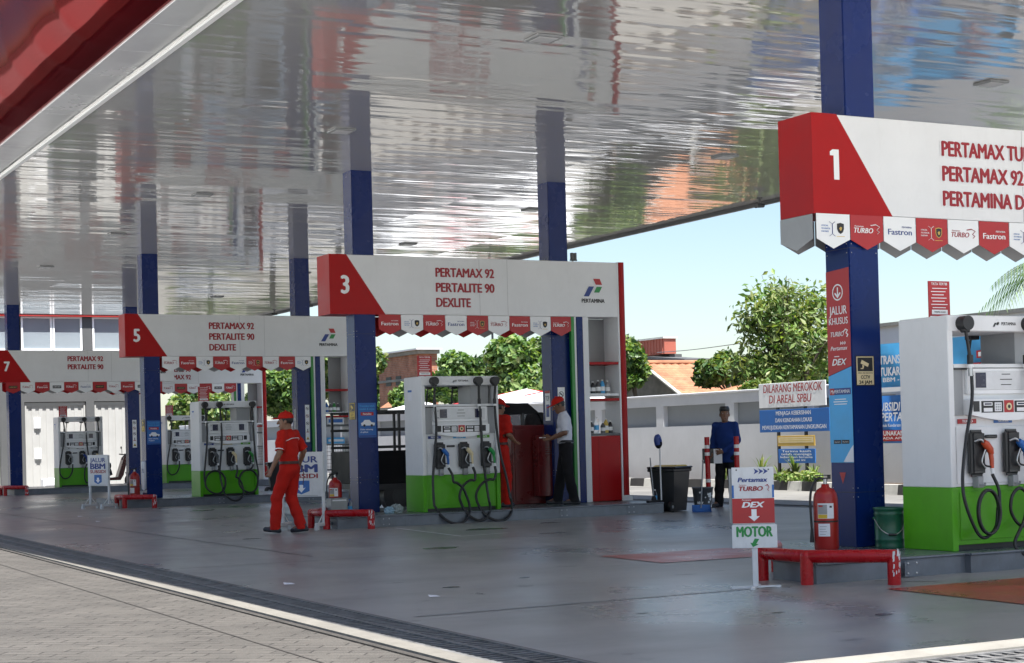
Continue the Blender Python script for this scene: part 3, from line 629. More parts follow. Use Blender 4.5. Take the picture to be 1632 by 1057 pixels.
sign(8,12.65,50.1,['','PERTALITE 90','PERTAMAX 92'],[('T',0),('S',1),('T',0),('L',1),('T',0),('L',1),('T',0),('F',1),('L',0),('T',1)],.30,.39,'distant overhead sign mostly hidden behind the sign with numeral 5, red post at right')
q=MB(); q.cyl((0,0,0),(0,0,.10),.012,M['dgrey'],n=8); q.box((-.03,-.03,.05),(.0,.03,.17),M['dgrey']); q.box((.03,-.03,.05),(.06,.03,.17),M['dgrey']); q.box((-.05,-.01,.04),(.08,.01,.06),M['dgrey'])
tag(q.build('antenna',loc=(13.75,23.8,4.05)),'small dark antenna standing on the white sign with numeral 3','antenna')
# bottles and goods in the shelves
def bottle(x,y,z,h,r,m,lab,grp,cap='white_clean'):
    b=MB(); b.lathe([(0,0),(r,0),(r*1.02,h*.05),(r,h*.62),(r*.85,h*.72),(r*.38,h*.86),(r*.36,h*.92)],M[m],n=14); b.lathe([(r*.42,h*.91),(r*.42,h),(0,h)],M[cap],n=12); b.lathe([(r*1.03,h*.2),(r*1.03,h*.5)],M['white_clean' if m!='bottle' else 'sky_blue'],n=14)
    return tag(b.build('bottle',loc=(x,y,z)),lab,'bottle',grp)
for k,(dx,h,m) in enumerate(((4.53,.22,'grey'),(4.62,.20,'black_plastic'),(4.72,.22,'dgrey'),(4.80,.23,'sky_blue'),(4.90,.21,'grey'))):
    bottle(9.4+dx,23.72,1.923,h,.042,m,['pale grey oil bottle at the left end of the shelf under numeral 3 sign','black oil bottle second from left on the shelf under numeral 3 sign','dark grey oil bottle in the middle of the shelf under numeral 3 sign','light blue oil bottle on the shelf under numeral 3 sign','grey oil bottle beside the light blue one at the shelf right end'][k],'oil bottles on the shelf of sign 3')
for k,(dx,h,m) in enumerate(((4.56,.20,'black_plastic'),(4.66,.26,'bottle'),(4.78,.18,'dgrey'),(4.84,.24,'ochre'),(4.92,.20,'black_plastic'))):
    bottle(9.4+dx,23.70,1.279,h,.04,m,['black bottle at the left on the red cabinet','clear water bottle on the red cabinet','squat dark grey bottle on the red cabinet','ochre bottle on the red cabinet','black bottle at the right on the red cabinet'][k],'bottles on the red cabinet')
for k,(dx,h,m) in enumerate(((4.54,.22,'mid_blue'),(4.63,.2,'dgrey'),(4.72,.22,'green_dark'),(4.81,.2,'dgrey'))):
    bottle(9.4+dx,35.25,1.923,h,.042,m,['blue oil bottle on the upper shelf of numeral 5 sign','first dark oil bottle on the upper shelf of numeral 5 sign, beside the blue one','green oil bottle on the upper shelf of numeral 5 sign','dark oil bottle at the right on the upper shelf of numeral 5 sign'][k],'oil bottles on the shelf of sign 5')
b=MB(); b.box((0,0,0),(.42,.3,.14),M['sky_blue'],bev=.006); b.rect(.03,.39,.05,.10,M['white_clean'],-.002); tag(b.build('carton',loc=(13.90,35.16,1.214)),'light blue carton on the lower shelf under the sign with numeral 5','carton')
b=MB(); b.box((0,0,0),(.40,.3,.16),M['white_clean'],bev=.006); b.rect(.03,.37,.04,.12,M['mid_blue'],-.002); tag(b.build('carton',loc=(13.91,35.16,1.645)),'white carton with a blue band on the shelf under the sign with numeral 5','carton')
bottle(14.72,22.62,KZ*0+.167,.20,.035,'bottle','clear water bottle on the island end beside the red post','water bottles').location=(14.42,22.56,KZ)
bottle(9.62,23.48,KZ,.22,.035,'bottle','clear water bottle standing at the foot of the blue column','water bottles','mid_blue')
# ================================================================ fuel pumps
M['lcd_ink']=mat('display_digits',(.11,.12,.16),.4,var=0)
M['noz_orange']=mat('orange_nozzle',(.50,.07,.025),.4,var=.1)
def catmull(P,n=8):
    P=[Vector(p) for p in P]; out=[]; Q=[P[0]*2-P[1]]+P+[P[-1]*2-P[-2]]
    for i in range(1,len(Q)-2):
        a,b,c,d=Q[i-1:i+3]
        for k in range(n):
            t=k/n; out.append(.5*((2*b)+(c-a)*t+(2*a-5*b+4*c-d)*t*t+(3*b-a-3*c+d)*t**3))
    out.append(P[-1]); return out
PW=1.28; PD=.62
def pump(x,y,label,noz,paths,coils,caps,labels,right_panel=True,notice=True,lcd2='lcd',full=True):
    t=thing('fuel_pump',label,'fuel pump',(x,y,KZ),0,'fuel pumps')
    for s,xa in ((0,0.0),(1,PW-.06)):                       # side pillars
        b=MB(); b.box((xa,0,.545),(xa+.06,PD,2.0),M['white'],bev=.006); b.box((xa-.002,-.002,0.001),(xa+.062,PD+.002,.545),M['green'],bev=.005)
        if s==0:
            b.M=nx_face(-.001,PD/2); b.box((-.16,-.003,1.66),(-.02,-.0005,1.82),M['paper']) if full and x>10.2 else None
            if full and x>10.2: b.rect(-.16,-.02,1.79,1.82,M['mid_blue'],-.004)
            b.M=Matrix()
        b.build('side_pillar',t)
    b=MB(); b.box((.062,.03,.05),(PW-.062,PD-.03,.545),M['green'],bev=.004); b.box((.11,.022,.09),(PW-.11,.03,.50),M['green'],bev=.003); b.box((.062,.06,.002),(PW-.062,PD-.06,.05),M['black']); b.build('base_panel',t)
    b=MB(); b.box((.062,.03,.547),(PW-.062,PD-.03,1.56),M['white'],bev=.004); b.box((.085,.022,.57),(PW-.085,.03,1.06),M['white'],bev=.004)
    b.box((.062,.012,1.155),(.17,.03,1.56),M['grey'],bev=.003); b.box((PW-.17,.012,1.155),(PW-.062,.03,1.56),M['grey'],bev=.003); b.box((.062,-.0,1.56),(PW-.062,PD,1.595),M['white'],bev=.004); b.box((.062,-.004,1.545),(PW-.062,.004,1.562),M['black_plastic'])
    b.build('cabinet',t)
    b=MB(); b.box((.002,-.004,1.875),(PW-.002,PD-.004,2.012),M['white'],bev=.008); b.build('top_beam',t)
    b=MB(); q=.55; s=.0006
    for pts,m in (([(20,-18),(63,-18),(47,17),(3,17)],M['red_print']),([(6,27),(42,27),(62,-7),(25,-7)][::-1],M['green_print']),([(-63,50),(-28,50),(8,-8),(-27,-8)],M['blue_print'])):
        b.plate([(q+a*s,1.945-c*s) for a,c in pts],m,-.004)
    b.text('PERTAMINA',.026,M['black_print'],q+.06,1.93,-.004,'L',.03,fit=.17); b.build('emblem',t)
    if right_panel:
        b=MB(); b.box((.86,.1,1.595),(1.16,PD-.1,1.876),M['grey']); b.build('filler_panel',t)
    # display
    b=MB(); b.box((.20,-.005,1.335),(PW-.20,.03,1.56),M['white_clean'],bev=.006); b.box((.235,-.010,1.37),(PW-.235,-.004,1.535),M['sign_white'],bev=.003)
    for cx,mm in ((.35,'lcd'),(PW-.35,lcd2)):
        b.box((cx-.058,-.014,1.39),(cx+.058,-.010,1.52),M[mm]);
        for k in range(3): b.text(('12345','20.45','10000')[k][:(5,3,4)[k]],.016,M['lcd_ink'],cx+.045,1.49-k*.042,-.0152,'R',.0)
    for k,wd in enumerate((.10,.14,.12)): b.rect(PW/2-wd/2,PW/2+wd/2,1.502-k*.045,1.509-k*.045,M['black_print'],-.0115)
    for k in (0,1): b.rect(.25,.27,1.49-k*.1,1.50-k*.1,M['black_print'],-.0115)
    b.build('display',t)
    # keypad tray with curved lip
    b=MB(); n=14; top=[(.19+(PW-.38)*k/n,1.16-.055*math.sin(math.pi*k/n)) for k in range(n+1)]
    b.prism(top+[(PW-.19,1.29),(.19,1.29)],M['white_clean'],-.05,.03)
    b.M=Matrix.Translation((0,-.052,0))
    b.rect(.22,.29,1.185,1.275,M['black_print'])
    b.rect(.31,.56,1.175,1.275,M['black_print']); b.rect(.57,.68,1.175,1.28,M['red_print'],-.001); b.disc(.625,1.225,.032,M['cream'],-.003); b.disc(.625,1.225,.016,M['black_print'],-.004); b.rect(.69,.94,1.175,1.275,M['black_print']); b.rect(.96,1.03,1.185,1.275,M['black_print'])
    for xa in (.335,.715):
        b.rect(xa,xa+.10,1.235,1.262,M['white_clean'],-.002); b.rect(xa+.01,xa+.09,1.242,1.255,M['lcd'],-.003); b.rect(xa,xa+.10,1.183,1.215,M['halo'],-.002); b.rect(xa+.125,xa+.205,1.185,1.262,M['halo'],-.002)
        for i in range(3):
            for j in range(3): b.rect(xa+.135+i*.022,xa+.150+i*.022,1.195+j*.021,1.208+j*.021,M['grey'],-.003)
    b.M=Matrix(); b.build('keypad',t)
    # grade labels
    for k,(c,txt) in enumerate(labels):
        cx=(.21,.62,1.02)[k]; b=MB(); b.box((cx-.105,.018,1.085),(cx+.105,.024,1.125),M[c],bev=.001)
        b.text(txt,.022,M['white_clean'],cx,1.095,.016,'C',.03,fit=.12); b.build('grade_label',t)
    b=MB(); b.box((.40,-.01,.955),(.53,.024,.985),M['black_plastic'],bev=.008); b.build('handle',t)
    # holsters, nozzles
    BX=(.27,.67,1.04)
    for k,cx in enumerate(BX):
        b=MB(); b.box((cx-.088,-.055,.63),(cx+.088,.024,1.03),M['black_plastic'],bev=.03,seg=3); b.box((cx-.06,-.058,.68),(cx+.06,-.054,1.0),M['black'],bev=.002); b.box((cx-.015,-.05,.535),(cx+.045,.02,.632),M['grey'],bev=.004); b.tube([(cx+.0,-.05,.56),(cx+.02,-.085,.555),(cx+.02,-.09,.58)],.012,M['grey'],6); hol=b.build('holster',t)
        c=noz[k]; b=MB(); yy=-.095
        b.tube(catmull([(cx-.055,-.06,.93),(cx-.02,yy,.945),(cx+.02,yy,.915)],6),.011,M['steel'],8)
        b.tube([(cx+.012,yy,.925),(cx+.04,yy,.905),(cx+.085,yy,.855),(cx+.10,yy,.82)],[.026,.034,.032,.022],M[c],10); b.tube([(cx+.088,yy,.845),(cx+.098,yy,.77),(cx+.10,yy,.70)],[.022,.020,.017],M[c],8)
        b.tube(catmull([(cx+.05,yy,.87),(cx+.01,yy,.80),(cx+.02,yy,.73),(cx+.095,yy,.71)],6),.008,M['black'],6); b.tube(catmull([(cx+.03,yy,.86),(cx-.012,yy,.76),(cx+.03,yy,.70)],5),.007,M['steel'],6)
        b.tube([(cx+.10,yy,.70),(cx+.108,yy,.655)],.016,M['white_clean'],10); b.build('nozzle',hol)
    for cx in caps:
        b=MB(); b.cyl((cx,.05,1.94),(cx,-.10,1.94),.062,M['black'],n=20); b.lathe([(.062,0),(.055,.02),(.03,.03)],M['black'],n=16) if 0 else None
        b.box((cx-.035,-.085,1.86),(cx+.035,-.02,1.92),M['black'],bev=.01); b.build('hose_reel',t)
    for k,pth in enumerate(paths):
        b=MB(); cu=catmull(pth,9); b.tube(cu,.020 if full else .0145,M['black'],8)
        x1,y1,z1=pth[1]
        b.cyl((x1,y1,z1-.03),(x1,y1,z1+.05),.026,M['black'],n=12); b.cyl((x1,y1,z1-.06),(x1,y1,z1-.03),.028,M['white_clean'],n=12); b.cyl((x1,y1,z1-.13),(x1,y1,z1-.06),.019,M['steel'],n=10)
        b.build('hose',t)
    for cx in (.38,.80):
        b=MB(); b.tube([(cx,PD-.05,1.88),(cx-.02,PD-.03,1.7),(cx-.03,PD-.05,1.60)],.012,M['black'],6); b.box((cx-.05,PD-.1,1.84),(cx+.05,PD-.02,1.876),M['black']); b.build('hose',t)
    if notice:
        b=MB(); b.box((.10,.33,1.99),(.34,.34,2.335),M['red_print']); yy=.328
        b.text('TATA TERTIB',.022,M['white_clean'],.22,2.30,yy,'C',.02,fit=.18)
        for k in range(7): b.rect(.125 if k%2 else .14,.31-(k*37%5)*.01,2.268-k*.028,2.275-k*.028,M['halo'],yy)
        b.rect(.13,.31,2.045,2.085,M['white_clean'],yy); b.text('TERIMA KASIH',.014,M['black_print'],.22,2.058,yy-.001,'C',.01,fit=.13)
        b.rect(.11,.20,2.01,2.03,M['white_clean'],yy); b.rect(.24,.33,2.01,2.03,M['white_clean'],yy)
        b.build('notice_board',t)
    return t
def loop(cx,cz,rx,rz,a0,a1,n,y0,y1):
    return [(cx+rx*math.cos(a0+(a1-a0)*k/n),y0+(y1-y0)*k/n,cz+rz*math.sin(a0+(a1-a0)*k/n)) for k in range(n+1)]
N1=(.37,-.095,.65); N2=(.775,-.095,.65); N3=(1.145,-.095,.65)
def h(cap,clamp,*mid,end): return [(cap,-.07,1.88),(clamp,-.05,1.62)]+list(mid)+[end]
pi=math.pi
# pump 1: long tidy coils
p1=[h(.14,.20,(.20,-.06,1.30),(.11,-.07,.95),(.05,-.08,.62),(.06,-.10,.40),(.17,-.11,.16),(.27,-.11,.115),(.38,-.11,.20),(.41,-.11,.36),*loop(.29,.33,.12,.185,.1,4*pi+.35,26,-.12,-.14),(.415,-.12,.52),end=N1),
    h(.90,.84,(.84,-.06,1.2),(.87,-.09,.75),(.88,-.10,.45),(.80,-.11,.22),(.66,-.11,.20),(.56,-.11,.32),(.57,-.12,.46),(.66,-.12,.52),(.74,-.12,.44),(.69,-.13,.25),(.56,-.14,.05),(.60,-.20,-.04),(.70,-.18,-.02),(.78,-.13,.2),(.80,-.1,.5),end=N2),
    h(1.17,1.17,(1.17,-.06,1.2),(1.2,-.09,.7),(1.22,-.10,.3),(1.1,-.11,.08),(.98,-.11,.2),(.97,-.12,.4),(1.06,-.12,.5),(1.15,-.12,.4),(1.16,-.1,.55),end=N3)]
# pumps 3 and 5: loose wide loops
def drop(cap,clamp,side,cx,cz,rx,rz,a0,a1,end,n=22):
    L=[(cap,-.07,1.88),(clamp,-.05,1.62),(clamp+.01,-.07,1.25),(clamp+(side-clamp)*.4,-.08,.85),(side,-.10,.48)]
    for k in range(n+1):
        a=a0+(a1-a0)*k/n; z=cz+rz*math.sin(a); L.append((cx+rx*math.cos(a),-.11-.62*min(.42,max(0,.22-z))-.02*k/n,z))
    return L+[((L[-1][0]+end[0])/2+.02,-.115,(L[-1][2]+end[2])/2),end]
p3=[drop(.19,.19,.11,.37,.14,.28,.31,pi,2*pi+1.35,N1),drop(.92,.93,.98,.76,.16,.24,.30,0,-1.5*pi-.1,N2),drop(1.20,1.19,1.33,1.08,.15,.29,.31,0.1,-1.5*pi-.1,N3)]
p5=[drop(.12,.14,.06,.29,.30,.22,.24,pi,4*pi+1.3,N1,34),drop(.44,.46,.40,.66,.16,.22,.26,pi,2*pi+1.2,N2),drop(1.16,1.17,1.25,1.02,.30,.21,.24,0,-3.5*pi-.1,N3,34)]
p7=[h(.14,.16,(.12,-.06,1.2),(.02,-.08,.7),(.0,-.1,.4),(.1,-.12,.25),(.25,-.12,.28),(.35,-.11,.45),end=N1),
    h(.74,.78,(.8,-.06,1.2),(.84,-.08,.8),(.86,-.1,.45),(.84,-.1,.2),(.76,-.1,.1),(.7,-.1,.25),(.72,-.1,.5),end=N2),
    h(1.12,1.14,(1.13,-.06,1.2),(1.09,-.08,.8),(1.08,-.1,.4),(1.0,-.12,.15),(1.05,-.12,.15),(1.14,-.11,.4),end=N3)]
pump(9.985,10.96,'nearest white and green fuel pump at right with orange and blue nozzles and coiled hoses',('noz_orange','mid_blue','green_print'),p1,[], (.15,.90,1.17),[('red_print','TURBO'),('mid_blue','PERTAMAX'),('green_print','DEX')],lcd2='lcd_warm',full=False)

pump(10.475,22.70,'white and green fuel pump with blue, cream and green nozzles, hoses looping below the kerb',('mid_blue','cream','green_print'),p3,[],(.19,.92,1.20),[('blue_print','PERTAMAX'),('sky_blue','DEXLITE'),('green','PERTALITE')])
pump(10.80,34.60,'white and green fuel pump left of the walking man in red',('dgrey','cream','green_dark'),p5,[],(.12,.44,1.17),[('blue_print','PERTAMAX'),('cream','DEXLITE'),('green','PERTALITE')])
pump(11.13,49.00,'farthest left fuel pump standing in front of white shutters',('grey','blue_print','cream'),p7,[],(.14,.74,1.12),[('grey','1'),('grey','2'),('grey','3')],right_panel=False)
pump(14.45,49.60,'far fuel pump mostly hidden behind a nearer pump, between it and a blue column',('dgrey','grey','green_dark'),[p7[0],p7[2]],[],(.10,1.12),[('grey','1'),('grey','2'),('grey','3')])
# ================================================================ guard rails
def rail(dx,dy,label):
    ox,oy=8.34+dx,10.84+dy; t=thing('guard_rail',label,'guard rail',(ox,oy,0),0,'low red guard rails')
    A=[(.49,-.47),(0,0),(-.01,.58),(.6,1.2)]; r=.052; z=.225
    b=MB(); b.tube([(A[0][0],A[0][1],z),(0,0,z),(A[2][0],A[2][1],z),(A[3][0],A[3][1],z)],r,M['pipe_red'],16)
    for p in A: b.ball((p[0],p[1],z),r*1.01,M['pipe_red'],8)
    b.build('rail',t)
    for p in A:
        b=MB(); b.cyl((p[0],p[1],0),(p[0],p[1],z),r,M['pipe_red'],n=20)
        if p==A[0]:
            for q in range(18):
                a=random.uniform(-2.6,-.6); zz=random.uniform(.06,.26); s=random.uniform(.006,.02); k=r*1.012
                b.add([(p[0]+k*math.cos(a+u/r*1.0),p[1]+k*math.sin(a+u/r*1.0),zz+v) for u,v in ((-s*.5,-s*1.5),(s*.4,-s),(s*.5,s*1.2),(-s*.2,s*1.6))],[(0,1,2,3)],M['sign_white'])
        b.build('post',t)
    return t
rail(0,0,'chipped low red pipe rail in front of the nearest red fire extinguisher')
rail(.55,11.75,'low red pipe rail behind the walking man in red')
rail(.80,23.6,'low red pipe rail beside the two legged lane sign')
rail(1.12,37.4,'low red pipe rail at the left edge in front of a small extinguisher')
# ================================================================ fire extinguishers
def extinguisher(x,y,s,label,rot=R(-35),z=KZ):
    t=thing('fire_extinguisher',label,'extinguisher',(x,y,z),rot,'fire extinguishers')
    r=.108*s; H=.56*s
    b=MB(); b.lathe([(0,0),(r*.95,0),(r,.02*s),(r,H*.80),(r*.93,H*.88),(r*.72,H*.95),(r*.35,H*.99),(r*.30,H*1.04),(0,H*1.04)],M['ext_red'],n=32); b.lathe([(r*1.02,H*.44),(r*1.02,H*.465)],M['black'],n=32); b.build('cylinder',t)
    b=MB()
    def lab(a0,a1,z0,z1,m,k=1.012):
        n=8; v=[(r*k*math.sin(a0+(a1-a0)*i/n),-r*k*math.cos(a0+(a1-a0)*i/n),z) for z in (z0,z1) for i in range(n+1)]
        b.add(v,[(i,i+1,n+2+i,n+1+i) for i in range(n)],M[m],True)
    lab(-.75,.62,H*.50,H*.74,'paper'); lab(-.72,.05,H*.57,H*.72,'grey',1.02); lab(-.72,.05,H*.505,H*.565,'yellow',1.02); lab(-.65,-.3,H*.685,H*.71,'red_print',1.03); lab(.25,.45,H*.67,H*.70,'black_print',1.02)
    lab(-.72,.25,H*.22,H*.42,'paper')
    for k in range(4): lab(-.6,-.1+.08*(k%2),H*(.25+.04*k),H*(.258+.04*k),'grey',1.02)
    b.build('label',t)
    b=MB(); b.cyl((0,0,H*1.04),(0,0,H*1.12),.018*s,M['steel'],n=12); b.box((-.10*s,-.012,H*1.12),(.05*s,.012,H*1.14),M['black']); b.box((-.09*s,-.012,H*1.17),(.05*s,.012,H*1.185),M['black']); b.box((.02*s,-.012,H*1.12),(.05*s,.012,H*1.185),M['black']); b.build('valve',t)
    b=MB(); b.tube(catmull([(.02,0,H*1.1),(-.06*s,0,H*1.13),(-r*1.05,-.01,H*1.0),(-r*1.25,-.02,H*.8),(-r*1.22,-.03,H*.5),(-r*1.18,-.03,H*.3)],6),.011*s,M['black'],8); b.tube([(-r*1.18,-.03,H*.34),(-r*1.2,-.03,H*.12)],[.012*s,.02*s],M['black'],8); b.build('hose',t)
extinguisher(9.46,12.0,1.0,'large red fire extinguisher with paper labels beside the nearest blue column')
extinguisher(9.50,23.75,.93,'red fire extinguisher at the foot of the blue column, half hidden by a lane sign')
extinguisher(9.55,35.15,.98,'red fire extinguisher standing behind the low red rail near the scooter')
extinguisher(10.20,50.6,.95,'small red fire extinguisher at the left edge of the scene')
b=MB(); b.box((0,0,0),(.26,.2,.24),M['grey'],bev=.006); b.box((.02,.0-.003,.2),(.24,0,.22),M['paper']); tag(b.build('carton',loc=(9.27,23.35,KZ)),'grey carton in front of the red extinguisher by the blue column','carton')
# ================================================================ lane signs
def lane_motor():
    t=thing('lane_sign','white and red lane sign with a separate MOTOR plate on a white post','sign',(7.89,10.91,0),R(-33))
    b=MB(); b.box((-.022,-.02,.012),(.022,.02,.95),M['sign_white'],bev=.004); b.box((-.022,-.0215,.33),(.02,-.02,.45),M['sign_white']); b.build('post',t)
    b=MB(); 
    for a in (12,80): b.M=Matrix.Rotation(R(a),4,'Z'); b.box((-.20,-.016,0),(.20,.016,.016),M['sign_white'])
    b.build('foot',t)
    x0,x1=-.168,.160; y=-.03
    b=MB(); b.box((x0,y-.004,.505),(x1,y,.95),M['sign_white'],bev=.002); b.box((x0-.022,y+.02,.51),(x1-.01,y+.024,.94),M['grey'],bev=.002); yy=y-.006
    b.rect(x0,x1,.51,.705,M['red_print'],yy); b.rect(x0,x0+.015,.71,.81,M['mid_blue'],yy); b.rect(x1-.015,x1,.71,.81,M['mid_blue'],yy)
    for k in range(3): b.plate([(.005+k*.036,.893),(.045+k*.036,.917),(.005+k*.036,.94),(.016+k*.036,.917)],M['blue_print'],yy)
    b.text('Pertamax',.034,M['blue_print'],-.005,.835,yy,'C',.045,shear=.2,fit=.235); b.text('TURBO',.034,M['letter'],-.02,.765,yy,'C',.045,shear=.2,fit=.19); b.text('Pertamax',.010,M['red_print'],-.11,.806,yy,'L',.01)
    b.tube([(.095,yy,.805),(.11,yy,.812),(.125,yy,.79),(.11,yy,.775),(.12,yy,.762)],.006,M['red_print'],5,flat=.3)
    b.text('DEX',.042,M['white_clean'],-.005,.635,yy-.001,'C',.05,shear=.25,fit=.18); b.text('Pertamina',.012,M['white_clean'],-.09,.688,yy-.001,'L',.01)
    b.plate([(-.02,.62),(-.02,.565),(-.045,.565),(0,.525),(.045,.565),(.02,.565),(.02,.62)],M['white_clean'],yy-.001)
    for xx in (-.13,.12): b.disc(xx,.93,.006,M['black_print'],yy)
    b.build('plate',t)
    b=MB(); x0,x1=-.176,.176; b.box((x0,y-.004,.315),(x1,y,.50),M['sign_white'],bev=.002)
    b.text('MOTOR',.078,M['green_print'],0,.405,yy,'C',.062,fit=.285)
    b.plate([(.0,.39),(.035,.385),(.012,.348),(.03,.343),(-.015,.322),(-.035,.357),(-.018,.354)][::-1],M['green_print'],yy); b.build('motor_plate',t)
lane_motor()
def lane_bbm(x,y,rot,W,label):
    t=thing('lane_sign',label,'sign',(x,y,0),rot,'two legged white lane signs')
    for s in (-1,1):
        b=MB(); b.box((s*W/2-.02,-.02,.05),(s*W/2+.02,.02,1.10),M['sign_white'],bev=.004); b.build('leg',t)
        b=MB(); b.box((s*W/2-.025,-.22,.055),(s*W/2+.025,.22,.10),M['sign_white'],bev=.004)
        for q in (-1,1): b.box((s*W/2-.025,q*.20-.03,.0),(s*W/2+.025,q*.20+.03,.055),M['sign_white']); b.cyl((s*W/2,q*.15,.10),(s*W/2,0,.25),.008,M['sign_white'],n=6)
        b.build('foot',t)
    b=MB(); z0,z1=.47,1.11; y=-.03; b.box((-W/2-.02,y-.004,z0),(W/2+.02,y+.004,z1),M['sign_white'],bev=.002); yy=y-.006
    b.text('JALUR',.085,M['blue_print'],0,.96,yy,'C',.03,fit=W*.82); b.text('BBM',.11,M['blue_print'],0,.82,yy,'C',.05,fit=W*.82); b.text('SUBSIDI',.062,M['letter'],0,.735,yy,'C',.03,fit=W*.82)
    b.plate([(-.12*W/.6,.70),(.12*W/.6,.70),(.12*W/.6,.55),(0,.505),(-.12*W/.6,.55)][::-1],M['mid_blue'],yy)
    b.plate([(-.03,.64),(-.03,.59),(-.07,.60),(0,.53),(.07,.60),(.03,.59),(.03,.64)],M['white_clean'],yy-.001); b.rect(-W*.4,W*.4,.485,.492,M['grey'],yy); b.build('plate',t)
lane_bbm(8.64,22.85,R(-52),.68,'two legged white lane sign partly hidden behind the walking man in red')
lane_bbm(8.72,34.8,R(-62),.56,'small two legged white lane sign standing before the scooter')
# ================================================================ bins and cleaning things
def wheelie(x,y,rot,label,s=1.0,lidm='ochre'):
    t=thing('wheelie_bin',label,'bin',(x,y,0),rot,'wheeled rubbish bins')
    b=MB(); a=[(-.22*s,-.22*s),(.22*s,-.22*s),(.22*s,.2*s),(-.22*s,.2*s)]; c=[(q*1.28,w_*1.28) for q,w_ in a]
    b.add([(q,w_,.012*s) for q,w_ in a]+[(q,w_,.78*s) for q,w_ in c],[(3,2,1,0),(0,1,5,4),(1,2,6,5),(2,3,7,6),(3,0,4,7),(4,5,6,7)],M['black_plastic'])
    b.box((-.31*s,-.31*s,.74*s),(.31*s,.29*s,.80*s),M['black_plastic'],bev=.012); b.build('body',t)
    b=MB(); b.box((-.32*s,-.33*s,.80*s),(.32*s,.30*s,.835*s),M['black_plastic'],bev=.015); b.prism([(-.2*s,.836*s),(.24*s,.836*s),(.17*s,.862*s),(-.12*s,.862*s)],M[lidm],-.26*s,.22*s); b.box((-.36*s,-.05*s,.78*s),(-.30*s,.05*s,.815*s),M['black_plastic'],bev=.01); b.build('lid',t)
    for q in (-1,1):
        b=MB(); b.cyl((-.27*s,q*.20*s-.025,.095*s),(-.27*s,q*.20*s+.025,.095*s),.095*s,M['black'],n=20); b.cyl((-.27*s,q*.20*s-.029,.095*s),(-.27*s,q*.20*s+.029,.095*s),.03*s,M['grey'],n=10); b.build('wheel',t)
wheelie(14.82,22.75,R(25),'black wheelie bin with an ochre patch on its lid beside the island end',.86)
wheelie(14.5,40.0,R(-15),'black wheelie bin behind the walking man in red, beside the red post',.95,'dgrey')
t=thing('mop','mop standing upright head up beside the black bin','mop',(14.50,22.50,KZ),0)
b=MB(); b.cyl((0,0,.03),(.03,.06,.92),.012,M['sign_white'],n=8); b.build('stick',t)
b=MB(); b.tube(catmull([(.03,.06,.90),(.0,.02,.97),(-.04,.0,1.03),(-.06,.0,.98),(-.045,.0,.90)],5),[.02]*5+[.05]*10+[.03]*6 if 0 else .045,M['blue_print'],8); b.ball((-.01,.03,.93),(.065,.05,.09),M['cloth_black'],8); b.build('mop_head',t)
t=thing('push_broom','black bristled broom leaning with its head on the island','broom',(14.36,22.50,KZ),R(20))
b=MB(); b.cyl((0,0,.05),(.06,.10,.70),.010,M['grey'],n=8); b.build('stick',t); b=MB(); b.box((-.17,-.03,0),(.17,.03,.035),M['black'],bev=.01); b.prism([(-.05,.035),(.05,.035),(.015,.10),(-.015,.10)],M['black'],-.02,.02); b.build('brush_head',t)
t=thing('dustpan','blue dustpan with a long pale upright handle','dustpan',(14.95,22.05,0),R(-30))
b=MB(); b.add([(-.15,-.12,.004),(.15,-.12,.004),(.14,.12,.015),(-.14,.12,.015),(-.15,-.10,.02),(.15,-.10,.02),(.14,.12,.11),(-.14,.12,.11)],[(0,1,2,3),(0,3,7,4),(1,5,6,2),(3,2,6,7)],M['mid_blue']); b.build('pan',t); b=MB(); b.cyl((0,.11,.06),(.05,.12,.80),.011,M['grey'],n=8); b.ball((.05,.12,.80),.018,M['grey'],6); b.build('handle',t)
t=thing('bucket','paint splashed dark bucket between the black bin and the red posts','bucket',(15.15,22.3,0),0)
b=MB(); b.lathe([(0,.005),(.125,.005),(.13,.02),(.165,.36),(.172,.36),(.172,.38),(.155,.38),(.12,.04),(0,.03)],M['dgrey'],n=28); 
for q in range(16):
    a=random.uniform(-2.8,.2); zz=random.uniform(.08,.33); s_=random.uniform(.012,.045); rr=.127+.035*(zz-.02)/.34+.004
    b.add([(rr*math.cos(a+du/rr),rr*math.sin(a+du/rr),zz+dv) for du,dv in ((-s_,-s_*.6),(s_*.3,-s_),(s_,.2*s_),(.2*s_,s_*1.1),(-.7*s_,s_*.7))],[(0,1,2,3,4)],M['sign_white'])
b.build('pail',t); b=MB(); b.tube([(.17*math.cos(a),.02-.1*math.sin(a),.36+.0*a) for a in [k*pi/10 for k in range(11)]],.005,M['steel'],6); b.build('handle',t)
t=thing('bucket','dark green drum bucket with a wire handle between the nearest column and pump','bucket',(9.965,11.75,KZ),R(-30))
M['drum']=mat('green_drum_paint',(.012,.10,.055),.35,var=.25,vs=5,dirt=.45)
b=MB(); b.lathe([(0,0),(.172,0),(.176,.012),(.172,.03),(.172,.075),(.179,.085),(.172,.095),(.176,.32),(.183,.332),(.176,.344),(.180,.37),(.190,.376),(.190,.392),(.172,.392),(.168,.05),(0,.04)],M['drum'],n=36); b.build('pail',t)
b=MB(); b.tube(catmull([(.185,-.02,.29),(.12,-.16,.18),(.0,-.205,.135),(-.12,-.16,.18),(-.185,-.02,.29)],6),.005,M['steel'],6); b.cyl((-.05,-.205,.137),(.05,-.205,.137),.011,M['black'],n=8)
for q in (-1,1): b.ball((q*.185,-.02,.29),.015,M['drum'],6)
b.build('handle',t)
t.scale=(.74,.74,.92)
